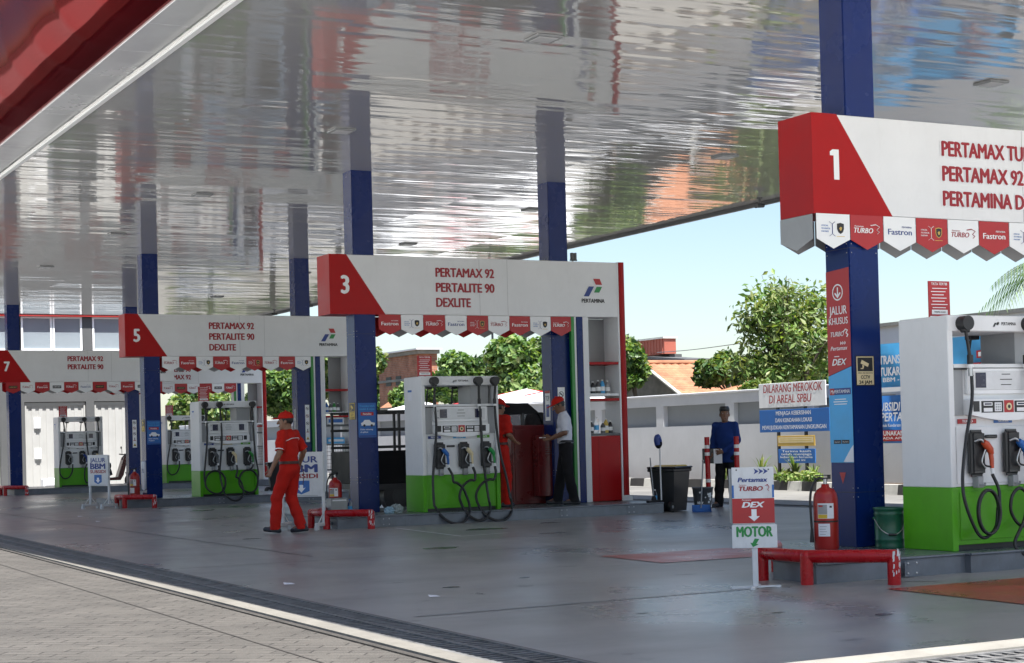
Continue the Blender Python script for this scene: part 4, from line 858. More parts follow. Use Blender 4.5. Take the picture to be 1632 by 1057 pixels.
def delineator(x,y,label,tilt):
    t=thing('delineator_post',label,'traffic post',(x,y,0),0,'red traffic posts'); b=MB(); b.lathe([(0,0),(.11,0),(.11,.02),(.06,.04)],M['black'],n=20); b.build('base',t)
    b=MB(); top=1.17; P=lambda z:(tilt*z,0,z); b.cyl(P(.03),P(top),.042,M['pipe_red'],n=18); 
    for z in (.42,.86,.98): b.cyl(P(z),P(z+.055),.0435,M['white_clean'],n=18,cap=False)
    b.build('tube',t)
delineator(15.95,23.3,'left red flexible post with white bands beside the bucket',-.01)
delineator(16.25,22.9,'right red flexible post with white bands in front of the man in blue',.0)
# crumpled litter bags by the pump
def bag(x,y,s,label,m):
    n=14; v=[];f=[]; r0=np.random.default_rng(int(x*100))
    for i in range(n+1):
        a=pi*i/n
        for k in range(2*n):
            q=pi*k/n; r=s*(.8+.45*r0.random()); v.append((r*math.sin(a)*math.cos(q),r*.7*math.sin(a)*math.sin(q),max(0,.55*s+r*.75*math.cos(a))))
    for i in range(n):
        for k in range(2*n): f.append((i*2*n+k,(i+1)*2*n+k,(i+1)*2*n+(k+1)%(2*n),i*2*n+(k+1)%(2*n)))
    b=MB(); b.add(v,f,m); tag(b.build('plastic_bag',loc=(x,y,KZ)),label,'plastic bag','crumpled plastic bags')
bag(9.98,22.85,.075,'small pale blue crumpled plastic bag at the column foot',M['sky_blue'] if 0 else mat('pale_blue_plastic',(.30,.45,.55),.3,var=.2,vs=20))
bag(10.12,22.9,.10,'larger translucent grey crumpled plastic bag left of the pump',mat('grey_plastic',(.28,.33,.33),.25,var=.3,vs=20))
# litter
for k,(x,y,s) in enumerate(((5.13,13.97,.05),(5.6,12.0,.045),(7.4,31,.05),(7.1,28.5,.04))):
    b=MB(); b.add([(-s,-.6*s,.006),(s,-.8*s,.006),(.8*s,.7*s,.012),(-.7*s,.8*s,.02)],[(0,1,2,3)],M['paper']); tag(b.build('paper_scrap',loc=(x,y,.0)),['scrap of white paper on the forecourt, second from the front','scrap of white paper nearest the front drain','far scrap of paper before the numeral 5 sign','far scrap of paper, the nearer of two before the numeral 5 sign'][k],'litter','paper scraps')
# ================================================================ people (signed distance fields, one surface per body or garment)
class SDF:
    def __init__(s,lo,hi,h):
        s.lo=np.array(lo,float); s.h=h; s.n=np.ceil((np.array(hi)-s.lo)/h).astype(int)+1
        s.f=np.full(s.n,.3,np.float32); s.ax=[s.lo[i]+h*np.arange(s.n[i]) for i in range(3)]
    def _sl(s,lo,hi):
        a=np.clip(np.floor((lo-s.lo)/s.h).astype(int),0,s.n-1); b=np.clip(np.ceil((hi-s.lo)/s.h).astype(int)+1,1,s.n)
        return tuple(slice(int(a[i]),int(b[i])) for i in range(3))
    def _mix(s,sl,d,k):
        a=s.f[sl]
        if k>0:
            hh=np.clip(.5+.5*(a-d)/k,0,1); s.f[sl]=a*(1-hh)+d*hh-k*hh*(1-hh)
        else: s.f[sl]=np.minimum(a,d)
    def _g(s,sl): return s.ax[0][sl[0]][:,None,None],s.ax[1][sl[1]][None,:,None],s.ax[2][sl[2]][None,None,:]
    def cone(s,a,b,ra,rb,k=.03):
        a=np.array(a,float);b=np.array(b,float); m=max(ra,rb)+.08; sl=s._sl(np.minimum(a,b)-m,np.maximum(a,b)+m); x,y,z=s._g(sl)
        d=b-a; L=max(1e-9,d@d); t=np.clip(((x-a[0])*d[0]+(y-a[1])*d[1]+(z-a[2])*d[2])/L,0,1)
        q=np.sqrt((x-a[0]-t*d[0])**2+(y-a[1]-t*d[1])**2+(z-a[2]-t*d[2])**2)-(ra+t*(rb-ra)); s._mix(sl,q.astype(np.float32),k); return s
    def chain(s,pts,rs,k=.03):
        for i in range(len(pts)-1): s.cone(pts[i],pts[i+1],rs[i],rs[i+1],k)
        return s
    def ell(s,c,r,k=.03,rot=None):
        c=np.array(c,float); r=np.array(r,float); m=r.max()+.08; sl=s._sl(c-m,c+m); x,y,z=s._g(sl)
        p=[x-c[0],y-c[1],z-c[2]]
        if rot is not None: p=[rot[i][0]*p[0]+rot[i][1]*p[1]+rot[i][2]*p[2] for i in range(3)]
        k0=np.sqrt((p[0]/r[0])**2+(p[1]/r[1])**2+(p[2]/r[2])**2); k1=np.sqrt((p[0]/r[0]**2)**2+(p[1]/r[1]**2)**2+(p[2]/r[2]**2)**2)+1e-9
        s._mix(sl,(k0*(k0-1)/k1).astype(np.float32),k); return s
    def clip(s,p,n):      # keep the side the normal points away from
        p=np.array(p,float); n=np.array(n,float)/np.linalg.norm(n); x,y,z=s.ax[0][:,None,None],s.ax[1][None,:,None],s.ax[2][None,None,:]
        s.f=np.maximum(s.f,((x-p[0])*n[0]+(y-p[1])*n[1]+(z-p[2])*n[2]).astype(np.float32)); return s
    def folds(s,amp,fr=26):
        x,y,z=s.ax[0][:,None,None],s.ax[1][None,:,None],s.ax[2][None,None,:]
        s.f=s.f+(amp*(np.sin(fr*z+9*x+3*np.sin(11*y+7*z))*np.sin(14*x-6*y+5*z)+.6*np.sin(fr*1.9*z-13*x+8*y))).astype(np.float32); return s
    def mesh(s):
        f=s.f; n=s.n; ins=f<0
        c=np.zeros(n-1,np.int8)
        for i in (0,1):
            for j in (0,1):
                for k in (0,1): c+=ins[i:n[0]-1+i,j:n[1]-1+j,k:n[2]-1+k]
        cell=(c>0)&(c<8); idx=np.full(cell.shape,-1,np.int64); P=np.argwhere(cell); idx[cell]=np.arange(len(P))
        acc=np.zeros((len(P),3)); cnt=np.zeros(len(P)); off=np.array([[i,j,k] for i in (0,1) for j in (0,1) for k in (0,1)])
        for a in range(8):
            for ax in range(3):
                if off[a][ax]: continue
                A=P+off[a]; B=A.copy(); B[:,ax]+=1
                fa=f[A[:,0],A[:,1],A[:,2]]; fb=f[B[:,0],B[:,1],B[:,2]]; m=(fa<0)!=(fb<0); t=np.zeros(len(P)); t[m]=fa[m]/(fa[m]-fb[m])
                q=A.astype(float); q[:,ax]+=t; acc[m]+=q[m]; cnt[m]+=1
        V=s.lo+s.h*(acc/np.maximum(cnt,1)[:,None]); Fs=[]
        for ax in range(3):
            u,v=(ax+1)%3,(ax+2)%3
            a=np.take(ins,range(n[ax]-1),ax); b=np.take(ins,range(1,n[ax]),ax); ch=np.argwhere(a!=b); ch=ch[(ch[:,u]>0)&(ch[:,v]>0)&(ch[:,u]<n[u]-1)&(ch[:,v]<n[v]-1)]
            q=[]
            for du,dv in ((-1,-1),(0,-1),(0,0),(-1,0)):
                e=ch.copy(); e[:,u]+=du; e[:,v]+=dv; q.append(idx[e[:,0],e[:,1],e[:,2]])
            q=np.stack(q,1); fl=~ins[ch[:,0],ch[:,1],ch[:,2]]; q[fl]=q[fl][:,::-1]; Fs.append(q)
        return V,np.concatenate(Fs)
    def build(s,name,m,parent):
        V,Fq=s.mesh(); return npmesh(name,V,Fq,[m],smooth=True,parent=parent)
def rotz(v,a): c,s=math.cos(a),math.sin(a); return np.array([c*v[0]-s*v[1],s*v[0]+c*v[1],v[2]])
def V3(*a): return np.array(a,float)
def person(label,loc,rot,P,skin,shirt,trouser,sleeve='short',cap=None,songkok=False,tunic=False,folder=None,lean=0):
    """P: joints in the person's frame, forward +Y, right +X"""
    t=thing('person',label,'person',loc,rot)
    sc=P.get('scale',1.0)
    hd=V3(*P['head']); nk=V3(*P['neck']); ch=V3(*P['chest']); pv=V3(*P['pelvis'])
    ya=P.get('yaw',0); pit=P.get('pitch',0)
    def H(x,y,z):      # head-local to person
        c,s_=math.cos(pit),math.sin(pit); q=V3(x,c*y+s_*z,-s_*y+c*z); return hd+rotz(q,ya)
    cp,sp=math.cos(pit),math.sin(pit); Rh=np.array([[1,0,0],[0,cp,-sp],[0,sp,cp]])@np.array([[math.cos(ya),math.sin(ya),0],[-math.sin(ya),math.cos(ya),0],[0,0,1]])
    pts=np.array([P[k] for k in ('head','pelvis','sR','sL','eR','eL','wR','wL','kR','kL','aR','aL')])
    lo=pts.min(0)-.26; hi=pts.max(0)+.28; lo[2]=-.01; h=.0075
    g=SDF(lo,hi,h)
    # head
    g.ell(H(0,0,.02),(.074,.092,.105),.02,Rh).ell(H(0,.025,-.055),(.055,.062,.065),.03,Rh).cone(H(0,.093,.015),H(0,.112,-.022),.010,.016,.012)
    g.ell(H(0,.085,-.062),(.024,.012,.010),.01,Rh).ell(H(0,.07,-.095),(.026,.022,.018),.02,Rh).ell(H(.035,.078,.035),(.022,.012,.008),.012,Rh).ell(H(-.035,.078,.035),(.022,.012,.008),.012,Rh)
    for s_ in (1,-1): g.ell(H(s_*.078,-.008,-.005),(.010,.020,.032),.006,Rh)
    g.cone(nk-V3(0,0,.03),H(0,-.02,-.06),.055,.05,.03)
    # torso slimmer than the clothes
    g.ell(ch,(.15,.09,.18),.04).ell((ch+pv)/2,(.125,.085,.16),.05).ell(pv,(.14,.09,.11),.05).cone(P['sR'],P['sL'],.05,.05,.04)
    for q in 'RL':
        sh,el,wr=V3(*P['s'+q]),V3(*P['e'+q]),V3(*P['w'+q])
        g.chain([sh,sh+(el-sh)*.5,el],[.05,.047,.040],.02); g.chain([el,el+(wr-el)*.35,wr],[.040,.038,.026],.015)
        hp=pv+V3(.085 if q=='R' else -.085,0,-.04); g.chain([hp,P['k'+q]],[.075,.05],.03); g.chain([P['k'+q],V3(*P['k'+q])*.65+V3(*P['a'+q])*.35,P['a'+q]],[.05,.05,.035],.02)
        g.chain([P['a'+q],V3(*P['a'+q])+rotz(V3(0,.12,-.04),P.get('toe'+q,0))],[.035,.028],.02)
        # hand: palm, four fingers of unequal length, thumb from the side
        dr=V3(*P.get('h'+q,tuple((wr-el)/np.linalg.norm(wr-el)))); dr=dr/np.linalg.norm(dr); side=V3(*P.get('n'+q,(0,1,0))); side=side-dr*(side@dr); side/=np.linalg.norm(side); nor=np.cross(dr,side)
        if P.get('curl'+q,1)<0: nor=-nor
        cu=abs(P.get('curl'+q,1))
        for k in (-1,0,1): g.cone(wr+side*.012*k,wr+dr*.085+side*.026*k,.016,.0135,.012)
        for k,(ln) in enumerate((.066,.076,.071,.055)):
            b0=wr+dr*.088+side*(.033-.022*k); m1=b0+(dr*(1-.25*cu)+nor*.35*cu)*ln*.5+side*.004*(1.5-k); m2=m1+(dr*(1-.65*cu)+nor*.8*cu)*ln*.5
            g.chain([b0,m1,m2],[.0095,.0090,.0075],.003)
        b0=wr+dr*.03+side*.028; m1=b0+dr*.028+side*.026+nor*.008; m2=m1+dr*.032+side*.004+nor*.012; g.chain([b0,m1,m2],[.012,.0105,.009],.006)
    g.build('body',M[skin],t)
    # eyes and mouth
    b=MB()
    for s_ in (1,-1): b.ball(tuple(H(s_*.032,.081,.018)),.0085,M['paper'],6); b.ball(tuple(H(s_*.032,.0865,.018)),.0062,M['eye'],5)
    b.ball(tuple(H(0,.093,-.062)),(.02,.012,.006),M['lip'],6); b.build('face_details',t)
    # hair
    g=SDF(hd-.17,hd+.17,.006); g.ell(H(0,-.008,.03),(.081,.098,.104),.01,Rh).folds(.0018,90); up=H(0,0,1)-hd; fw=H(0,1,0)-hd
    g.clip(H(0,.045,.04),fw*1.0-up*.55); g.clip(H(0,0,-.055),-up); g.build('hair',M['hair'],t)
    # shirt
    g=SDF(lo,hi,.0085); hem=P.get('hem',pv[2]+.04)
    g.ell(ch+V3(0,.0,.0),(.178,.118,.215),.05).ell((ch+pv)/2+V3(0,.008,0),(.158,.115,.20),.06).ell(pv,(.165,.120,.13),.06).cone(P['sR'],P['sL'],.054,.054,.05).cone(nk-V3(0,.005,.045),P['sR'],.05,.045,.05).cone(nk-V3(0,.005,.045),P['sL'],.05,.045,.05).cone(nk-V3(0,.01,.05),nk+V3(0,-.005,.012),.074,.060,.02)
    if tunic: g.ell(pv+V3(0,0,-.10),(.172,.135,.26),.06)
    for q in 'RL':
        sh,el,wr=V3(*P['s'+q]),V3(*P['e'+q]),V3(*P['w'+q])
        if sleeve=='short': en=sh+(el-sh)*1.02; g.chain([sh,sh+(en-sh)*.5,en],[.060,.068,.070],.03)
        else: g.chain([sh,el],[.058,.056],.03); g.chain([el,el+(wr-el)*.92],[.056,.044],.02)
    g.folds(.0045,24)
    for q in 'RL':
        if sleeve=='short':
            sh,el=V3(*P['s'+q]),V3(*P['e'+q]); d=(el-sh)/np.linalg.norm(el-sh); e=el-d*.02; x,y,z=g.ax[0][:,None,None],g.ax[1][None,:,None],g.ax[2][None,None,:]
            dd=(x-e[0])*d[0]+(y-e[1])*d[1]+(z-e[2])*d[2]; near=((x-el[0])**2+(y-el[1])**2+(z-el[2])**2)<.10**2; g.f=np.where(near,np.maximum(g.f,dd),g.f).astype(np.float32)
    g.clip(V3(0,0,hem),(0,0,-1)); g.clip(nk+V3(0,.0,.022),(0,.35,1)); g.build('shirt',M[shirt],t)
    # trousers
    g=SDF(lo,hi,.0085); g.ell(pv+V3(0,0,-.01),(.172,.122,.145),.05)
    for q in 'RL':
        hp=pv+V3(.085 if q=='R' else -.085,0,-.05); kn=V3(*P['k'+q]); an=V3(*P['a'+q])
        g.chain([hp,kn],[.102,.080],.03); g.chain([kn,kn*.5+an*.5,an-V3(0,0,.03)],[.080,.078,.074],.02)
    g.folds(.0045,22)
    for q in 'RL':
        an=V3(*P['a'+q]); x,y,z=g.ax[0][:,None,None],g.ax[1][None,:,None],g.ax[2][None,None,:]; near=((x-an[0])**2+(y-an[1])**2)<.13**2
        g.f=np.where(near,np.maximum(g.f,(an[2]-.045)-z),g.f).astype(np.float32)
    g.clip(pv+V3(0,0,.085),(0,0,1)); g.build('trousers',M[trouser],t)
    # belt
    if P.get('belt'):
        g=SDF(pv-.22,pv+.22,.007); g.ell(pv+V3(0,0,.04),(.176,.127,.16),.01); g.clip(pv+V3(0,0,.085),(0,0,1)); g.clip(pv+V3(0,0,.045),(0,0,-1)); g.build('belt',M[P['belt']],t)
    # shoes
    for q in 'RL':
        an=V3(*P['a'+q]); a=P.get('toe'+q,0); tp=P.get('tip'+q,0)
        f=rotz(V3(0,math.cos(tp),math.sin(tp)),a); d=rotz(V3(0,math.sin(tp),-math.cos(tp)),a)
        so=an+d*.055; g=SDF(an-.26,an+.26,.007)
        g.chain([so-f*.055,so+f*.06,so+f*.15],[.040,.043,.036],.03).cone(an-f*.02,so-f*.02,.045,.045,.02); g.clip(so+d*.028,d); g.build('shoe',M['shoe'],t)
    # headwear
    if cap:
        g=SDF(hd-.26,hd+.26,.006); g.ell(H(0,-.006,.055),(.092,.108,.088),.01,Rh); g.clip(H(0,0,.042),-up)
        g.ell(H(0,.125,.047),(.074,.078,.010),.012,Rh); o=g.build('cap',M[cap],t)
        b=MB(); b.ball(tuple(H(0,-.006,.145)),.012,M[cap],6); b.build('cap_button',t)
    if songkok:
        g=SDF(hd-.2,hd+.22,.006); g.chain([H(0,.012,.06),H(0,-.012,.06),H(0,.01,.125)],[.083,.083,.072],.01); g.ell(H(0,0,.09),(.085,.103,.07),.01,Rh); g.clip(H(0,0,.135),up); g.clip(H(0,0,.055),-up); g.build('songkok',M['black'],t)
    if folder: folder(t,P)
    return t
# walking man, seen from behind
def ext_stripe(t,P):
    b=MB(); c=V3(*P['chest'])
    b.tube(catmull([(-.17,-.06,c[2]+.06),(-.10,-.118,c[2]+.095),(0,-.127,c[2]+.10),(.10,-.118,c[2]+.095),(.17,-.06,c[2]+.06)],6),.006,M['paper'],6,flat=.6); b.build('piping',t)
    b=MB(); b.tube(catmull([(.09,-.155,.93),(.12,-.165,.80),(.10,-.160,.66)],6),.010,M['leather'],6,flat=.5); b.build('lanyard',t)
    for q in 'RL':
        sh,el=V3(*P['s'+q]),V3(*P['e'+q]); d=(el-sh)/np.linalg.norm(el-sh); b=MB(); b.cyl(tuple(el-d*.038),tuple(el-d*.024),.0695,M['paper'],n=20,cap=False); b.build('cuff',t)
A=dict(head=(0,.03,1.54),neck=(0,.0,1.40),chest=(0,-.005,1.21),pelvis=(0,-.01,.91),yaw=R(22),pitch=R(2),sR=(.175,-.01,1.365),sL=(-.175,.0,1.365),
  eR=(.27,-.09,1.13),wR=(.33,.02,.935),eL=(-.27,-.02,1.12),wL=(-.33,.07,.90),kR=(.10,.03,.48),aR=(.10,-.13,.10),kL=(-.095,.14,.50),aL=(-.09,.18,.10),tipR=R(-5),tipL=R(5),
  nR=(-.3,1,0),nL=(.3,1,0),curlR=.7,curlL=-.7,belt='leather',hem=.955)
person('man in red overalls and red cap walking across the forecourt, seen from behind',(8.14,22.05,0),R(40),A,'skin','cloth_red','cloth_red',cap='cloth_red',folder=ext_stripe)
# man in the white shirt, facing left, looking down at his hands
def badge(t,P):
    b=MB(); b.box((-.10,.118,1.20),(-.03,.124,1.26),M['dgrey']); b.build('breast_print',t)
    b=MB(); b.box((-.05,.30,1.055),(.03,.40,1.068),M['paper']); b.build('receipt',t)
B=dict(head=(0,.075,1.565),neck=(0,.02,1.44),chest=(0,.0,1.24),pelvis=(0,-.02,.93),yaw=R(8),pitch=R(24),sR=(.175,.01,1.395),sL=(-.175,.01,1.395),
  eR=(.235,.02,1.13),wR=(.085,.215,1.05),eL=(-.235,.0,1.13),wL=(-.075,.215,1.04),hR=(-.45,.9,.05),hL=(.35,.95,.05),kR=(.12,.06,.49),aR=(.15,.13,.085),kL=(-.13,-.04,.49),aL=(-.17,-.13,.085),
  nR=(-.6,-.2,.8),nL=(.6,-.2,.8),curlR=1,curlL=-1,belt='black',hem=.965)
person('man in white short sleeved shirt, black trousers and red cap looking down at his hands',(13.20,23.25,KZ),R(62),B,'skin_dark','cloth_white','cloth_black',cap='cloth_red',folder=badge)
C=dict(head=(0,.03,1.545),neck=(0,.0,1.41),chest=(0,-.005,1.22),pelvis=(0,-.01,.92),yaw=0,pitch=R(10),sR=(.175,0,1.375),sL=(-.175,0,1.375),
  eR=(.22,.0,1.12),wR=(.15,.2,1.02),eL=(-.22,-.01,1.12),wL=(-.14,.2,1.02),kR=(.10,.06,.49),aR=(.10,.02,.085),kL=(-.10,.05,.49),aL=(-.10,.10,.085),nR=(-1,0,.3),nL=(1,0,.3),belt='leather',hem=.965)
person('man in red overalls and red cap standing half hidden behind a pump, facing right',(12.08,23.35,KZ),R(-72),C,'skin','cloth_red','cloth_red',cap='cloth_red')
def fold(t,P):
    b=MB(); b.M=Matrix.Translation((.19,.20,.86))@Matrix.Rotation(R(12),4,'Z'); b.box((-.15,-.012,-.13),(.15,.012,.12),M['black_plastic'],bev=.006); b.build('folder',t)
    b=MB(); b.M=Matrix.Translation((.07,.225,.86))@Matrix.Rotation(R(10),4,'Z'); b.box((-.07,-.003,-.13),(.07,.003,.11),M['paper']); 
    for k in range(6): b.rect(-.05,.04,-.08+k*.03,-.074+k*.03,M['grey'],-.0045)
    b.build('papers',t)
D=dict(head=(0,.02,1.535),neck=(0,.0,1.40),chest=(0,-.005,1.21),pelvis=(0,-.01,.91),yaw=R(22),pitch=R(-3),sR=(.165,0,1.35),sL=(-.165,0,1.35),
  eR=(.215,-.02,1.10),wR=(.19,.16,.90),eL=(-.205,-.01,1.10),wL=(-.02,.22,.92),hR=(-.1,.6,-.6),hL=(.9,.25,-.1),kR=(.10,.04,.49),aR=(.12,.08,.085),kL=(-.10,.0,.49),aL=(-.11,-.02,.085),nR=(-.5,.2,.8),nL=(0,.2,1),curlR=1,curlL=1,hem=.74,toeR=R(-20))
person('man in long blue tunic and black cap holding a folder and papers by the wall',(16.28,23.25,0),R(128),D,'skin_dark','cloth_blue','cloth_black',sleeve='long',songkok=True,tunic=True,folder=fold)
# ================================================================ pickup, scooter
M['carpaint']=mat('black_car_paint',(.004,.004,.005),.45,var=.1,spec=.12)
t=thing('pickup_truck','black pickup with a railed load bed parked behind the pump of the numeral 3 sign','pickup',(11.05,26.2,0))
b=MB(); b.box((0,0,.42),(2.45,1.6,.52),M['black']); b.box((0,0,.52),(2.45,.045,1.07),M['carpaint'],bev=.01); b.box((0,1.555,.52),(2.45,1.6,1.07),M['carpaint'],bev=.01); b.box((0,.045,.52),(.045,1.555,1.07),M['carpaint'],bev=.01); b.box((2.40,.045,.52),(2.45,1.555,1.07),M['carpaint']); b.build('load_bed',t)
for yy in (.02,1.58):
    b=MB()
    for z in (1.14,1.44,1.74): b.box((0,yy-.018,z-.022),(2.45,yy+.018,z+.022),M['black'],bev=.006)
    for x in (.03,.62,1.22,1.82,2.42): b.box((x-.02,yy-.02,1.07),(x+.02,yy+.02,1.76),M['black'])
    b.build('side_rail',t)
b=MB(); cabp=[(2.5,.45),(4.05,.42),(4.15,.62),(4.12,.98),(3.72,1.12),(3.35,1.70),(3.15,1.84),(2.62,1.86),(2.5,1.78)]
# cab as a shell with open window band
b.prism([(2.5,.45),(4.05,.42),(4.15,.62),(4.12,.98),(3.75,1.12),(3.70,1.16),(2.5,1.16)],M['carpaint'],0.0,1.6)
b.prism([(2.5,1.66),(3.38,1.66),(3.15,1.84),(2.62,1.86),(2.5,1.80)],M['carpaint'],.08,1.52)
for yy in (.05,1.51):
    b.box((2.5,yy,1.16),(2.58,yy+.05,1.68),M['carpaint']); b.prism([(3.62,1.15),(3.72,1.15),(3.42,1.68),(3.32,1.68)],M['carpaint'],yy,yy+.05); b.box((3.0,yy,1.16),(3.05,yy+.05,1.67),M['black'])
cabo=b.build('cab',t)
for a_,z_ in ((2.85,1.15),(3.35,1.15)):
    b=MB(); b.box((a_-.2,.3,.75),(a_+.0,.75,1.35),M['black']); b.box((a_-.2,.85,.75),(a_,1.3,1.35),M['black']); b.build('seat',t) if a_<3 else None
b=MB(); b.add([(3.70,.10,1.16),(3.70,1.5,1.16),(3.38,1.48,1.66),(3.38,.12,1.66)],[(0,1,2,3)],M['glass']); b.build('windscreen',cabo)
b=MB(); b.box((3.55,-.16,1.18),(3.62,0,1.32),M['black'],bev=.02); b.build('mirror',cabo)
b=MB(); b.box((4.08,.12,.72),(4.135,.42,.90),M['white_clean'],bev=.02); b.build('headlight',cabo); b=MB(); b.box((4.08,1.18,.72),(4.135,1.48,.90),M['white_clean'],bev=.02); b.build('headlight',cabo)
for x in (.62,3.35):
    for yy in (.02,1.40):
        w_=MB(); w_.cyl((x,yy,.31),(x,yy+.18,.31),.31,M['black'],n=28); w_.cyl((x,yy-.004,.31),(x,yy+.184,.31),.15,M['black_plastic'],n=20); w_.build('wheel',t)
M['scoot']=mat('dark_red_scooter_paint',(.09,.006,.008),.25,var=.15)
t=thing('scooter','dark red and black scooter parked behind the small lane sign, facing right','scooter',(13.55,52.0,0),0)
b=MB()
b.prism([(.28,.72),(.36,.98),(.30,1.02),(.22,.95),(.10,.60),(.02,.36),(-.25,.34),(-.28,.26),(.10,.26),(.20,.42)],M['scoot'],-.16,.16); b.build('leg_shield',t)
b=MB(); b.tube(catmull([(-.85,0,.62),(-.6,0,.66),(-.3,0,.60),(-.22,0,.40)],6),[.10]*6+[.15]*7+[.12]*6,M['black_plastic'],12); b.build('rear_body',t)
b=MB(); b.tube(catmull([(-.80,0,.76),(-.55,0,.77),(-.25,0,.72),(-.15,0,.70)],5),[.06]+[.12]*14+[.06],M['black'],12,flat=.55); b.build('seat',t)
b=MB(); b.cyl((.33,0,1.0),(.22,0,.86),.07,M['black_plastic']); b.tube([(.20,-.32,1.06),(.30,-.15,1.04),(.32,0,1.02),(.30,.15,1.04),(.20,.32,1.06)],.018,M['black'],8); b.build('handlebar',t)
for s in (-1,1):
    b=MB(); b.tube([(.26,s*.22,1.04),(.27,s*.30,1.22)],.008,M['black'],6); b.ball((.26,s*.31,1.26),(.02,.06,.045),M['black'],8); b.build('mirror',t)
b=MB(); b.ball((.36,0,.90),(.05,.09,.06),M['white_clean'],8); b.build('headlight',t)
b=MB(); b.prism([(.30,.50),(.55,.56),(.66,.50),(.62,.42),(.34,.38)],M['black_plastic'],-.07,.07); b.build('mudguard',t)
for x in (-.68,.50):
    b=MB(); b.tube([(x+.19*math.cos(k*pi/10),0,.24+.19*math.sin(k*pi/10)) for k in range(20)],.05,M['black'],8,closed=True); b.cyl((x,-.03,.24),(x,.03,.24),.15,M['grey'],n=16); b.build('wheel',t)
b=MB(); b.cyl((-.7,-.15,.28),(-.35,-.14,.24),.045,M['grey']); b.build('exhaust',t)
# red cabinets between the men
t=thing('red_cabinet','tall dark red steel cabinet between the two men, the taller at left','cabinet',(12.62,23.95,KZ))
M['cab_red']=mat('dark_red_cabinet',(.13,.008,.010),.3,var=.2,vs=2,dirt=.1)
b=MB(); b.box((0,0,0),(.62,.5,1.27),M['cab_red'],bev=.012); b.build('body',t); b=MB(); b.box((.05,-.012,.05),(.57,0,1.2),M['cab_red'],bev=.004); b.cyl((.50,-.03,.6),(.50,-.03,.75),.01,M['steel'],n=8); b.build('door',t)
t=thing('red_cabinet','lower red steel cabinet beside the man in white shirt','cabinet',(12.98,23.72,KZ))
b=MB(); b.box((0,0,.12),(.40,.2,1.10),M['cab_red'],bev=.012); b.build('body',t); b=MB(); b.box((.03,-.010,.16),(.37,0,1.06),M['pipe_red'] if 0 else M['cab_red'],bev=.004)
for k in range(4): b.rect(.12,.28,.80+k*.035,.806+k*.035,M['dgrey'],-.0115)
b.build('door',t)
# ================================================================ boundary wall along the road, kerb and signs
M['wall']=mat('painted_wall',(.60,.61,.63),.8,var=.08,vs=1.0,bump=.15,bs=30,dirt=.12)
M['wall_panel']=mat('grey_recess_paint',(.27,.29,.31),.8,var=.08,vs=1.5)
WX=22.5
t=thing('boundary_wall','long pale grey boundary wall with a row of recessed darker panels','wall',(WX,75,0),R(-90))
b=MB(); Lw=58; b.box((0,0,0),(Lw,.14,1.42),M['wall']); b.box((0,0,1.92),(Lw,.14,2.15),M['wall']); b.box((0,.14,0),(Lw,.24,2.15),M['wall']); b.box((0,-.03,2.15),(Lw,.28,2.20),M['wall'],bev=.01)
per=2.94; x0=(75-37.66)%per
k=0
while x0-per+k*per<Lw:
    a=x0-per+k*per+2.61; a=max(a,0); b.box((a,0,1.421),(min(a+.33,Lw),.14,1.919),M['wall']); k+=1
b.build('masonry',t)
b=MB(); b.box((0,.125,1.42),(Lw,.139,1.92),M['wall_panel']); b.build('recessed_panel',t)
M['kerb_white']=mat('white_kerb_paint',(.55,.54,.50),.75,var=.15,vs=3,bump=.3,bs=20,dirt=.35); M['kerb_black']=mat('black_kerb_paint',(.035,.033,.032),.7,var=.3,vs=4,bump=.3,bs=20,dirt=.1)
kp=[(21.8,70),(21.8,31.5),(21.55,28.6),(20.9,24.4),(20.4,20)]
b=MB(); seg=0; col=0; LEN=.62
pts=[]
for i in range(len(kp)-1):
    p,q=Vector(kp[i]),Vector(kp[i+1]); n=max(1,round((q-p).length/LEN))
    for k in range(n): pts.append(p+(q-p)*k/n)
pts.append(Vector(kp[-1]))
for i in range(len(pts)-1):
    p,q=pts[i],pts[i+1]; d=(q-p).normalized(); nrm=Vector((-d.y,d.x)); nrm=nrm if nrm.x>0 else -nrm; e=d*.004
    a=[p+e,q-e,q-e+nrm*.15,p+e+nrm*.15]; m=M['kerb_white'] if i%2 else M['kerb_black']
    v=[(w_.x,w_.y,z) for z in (0,.19) for w_ in a]; v[4]=(v[4][0]+.025*nrm.x,v[4][1]+.025*nrm.y,.19); v[5]=(v[5][0]+.025*nrm.x,v[5][1]+.025*nrm.y,.19)
    b.add(v,[(4,7,6,5),(0,4,5,1),(1,5,6,2),(2,6,7,3),(3,7,4,0)],m)
struct(b.build('kerb'))
M['soil']=mat('planter_soil',(.07,.05,.035),.95,var=.3,vs=6,bump=.6,bs=20)
sheet('planter_bed',[(21.9,70),(21.9,31.5),(21.65,28.6),(21.0,24.4),(20.5,20),(22.5,20),(22.5,70)],M['soil'],.15)
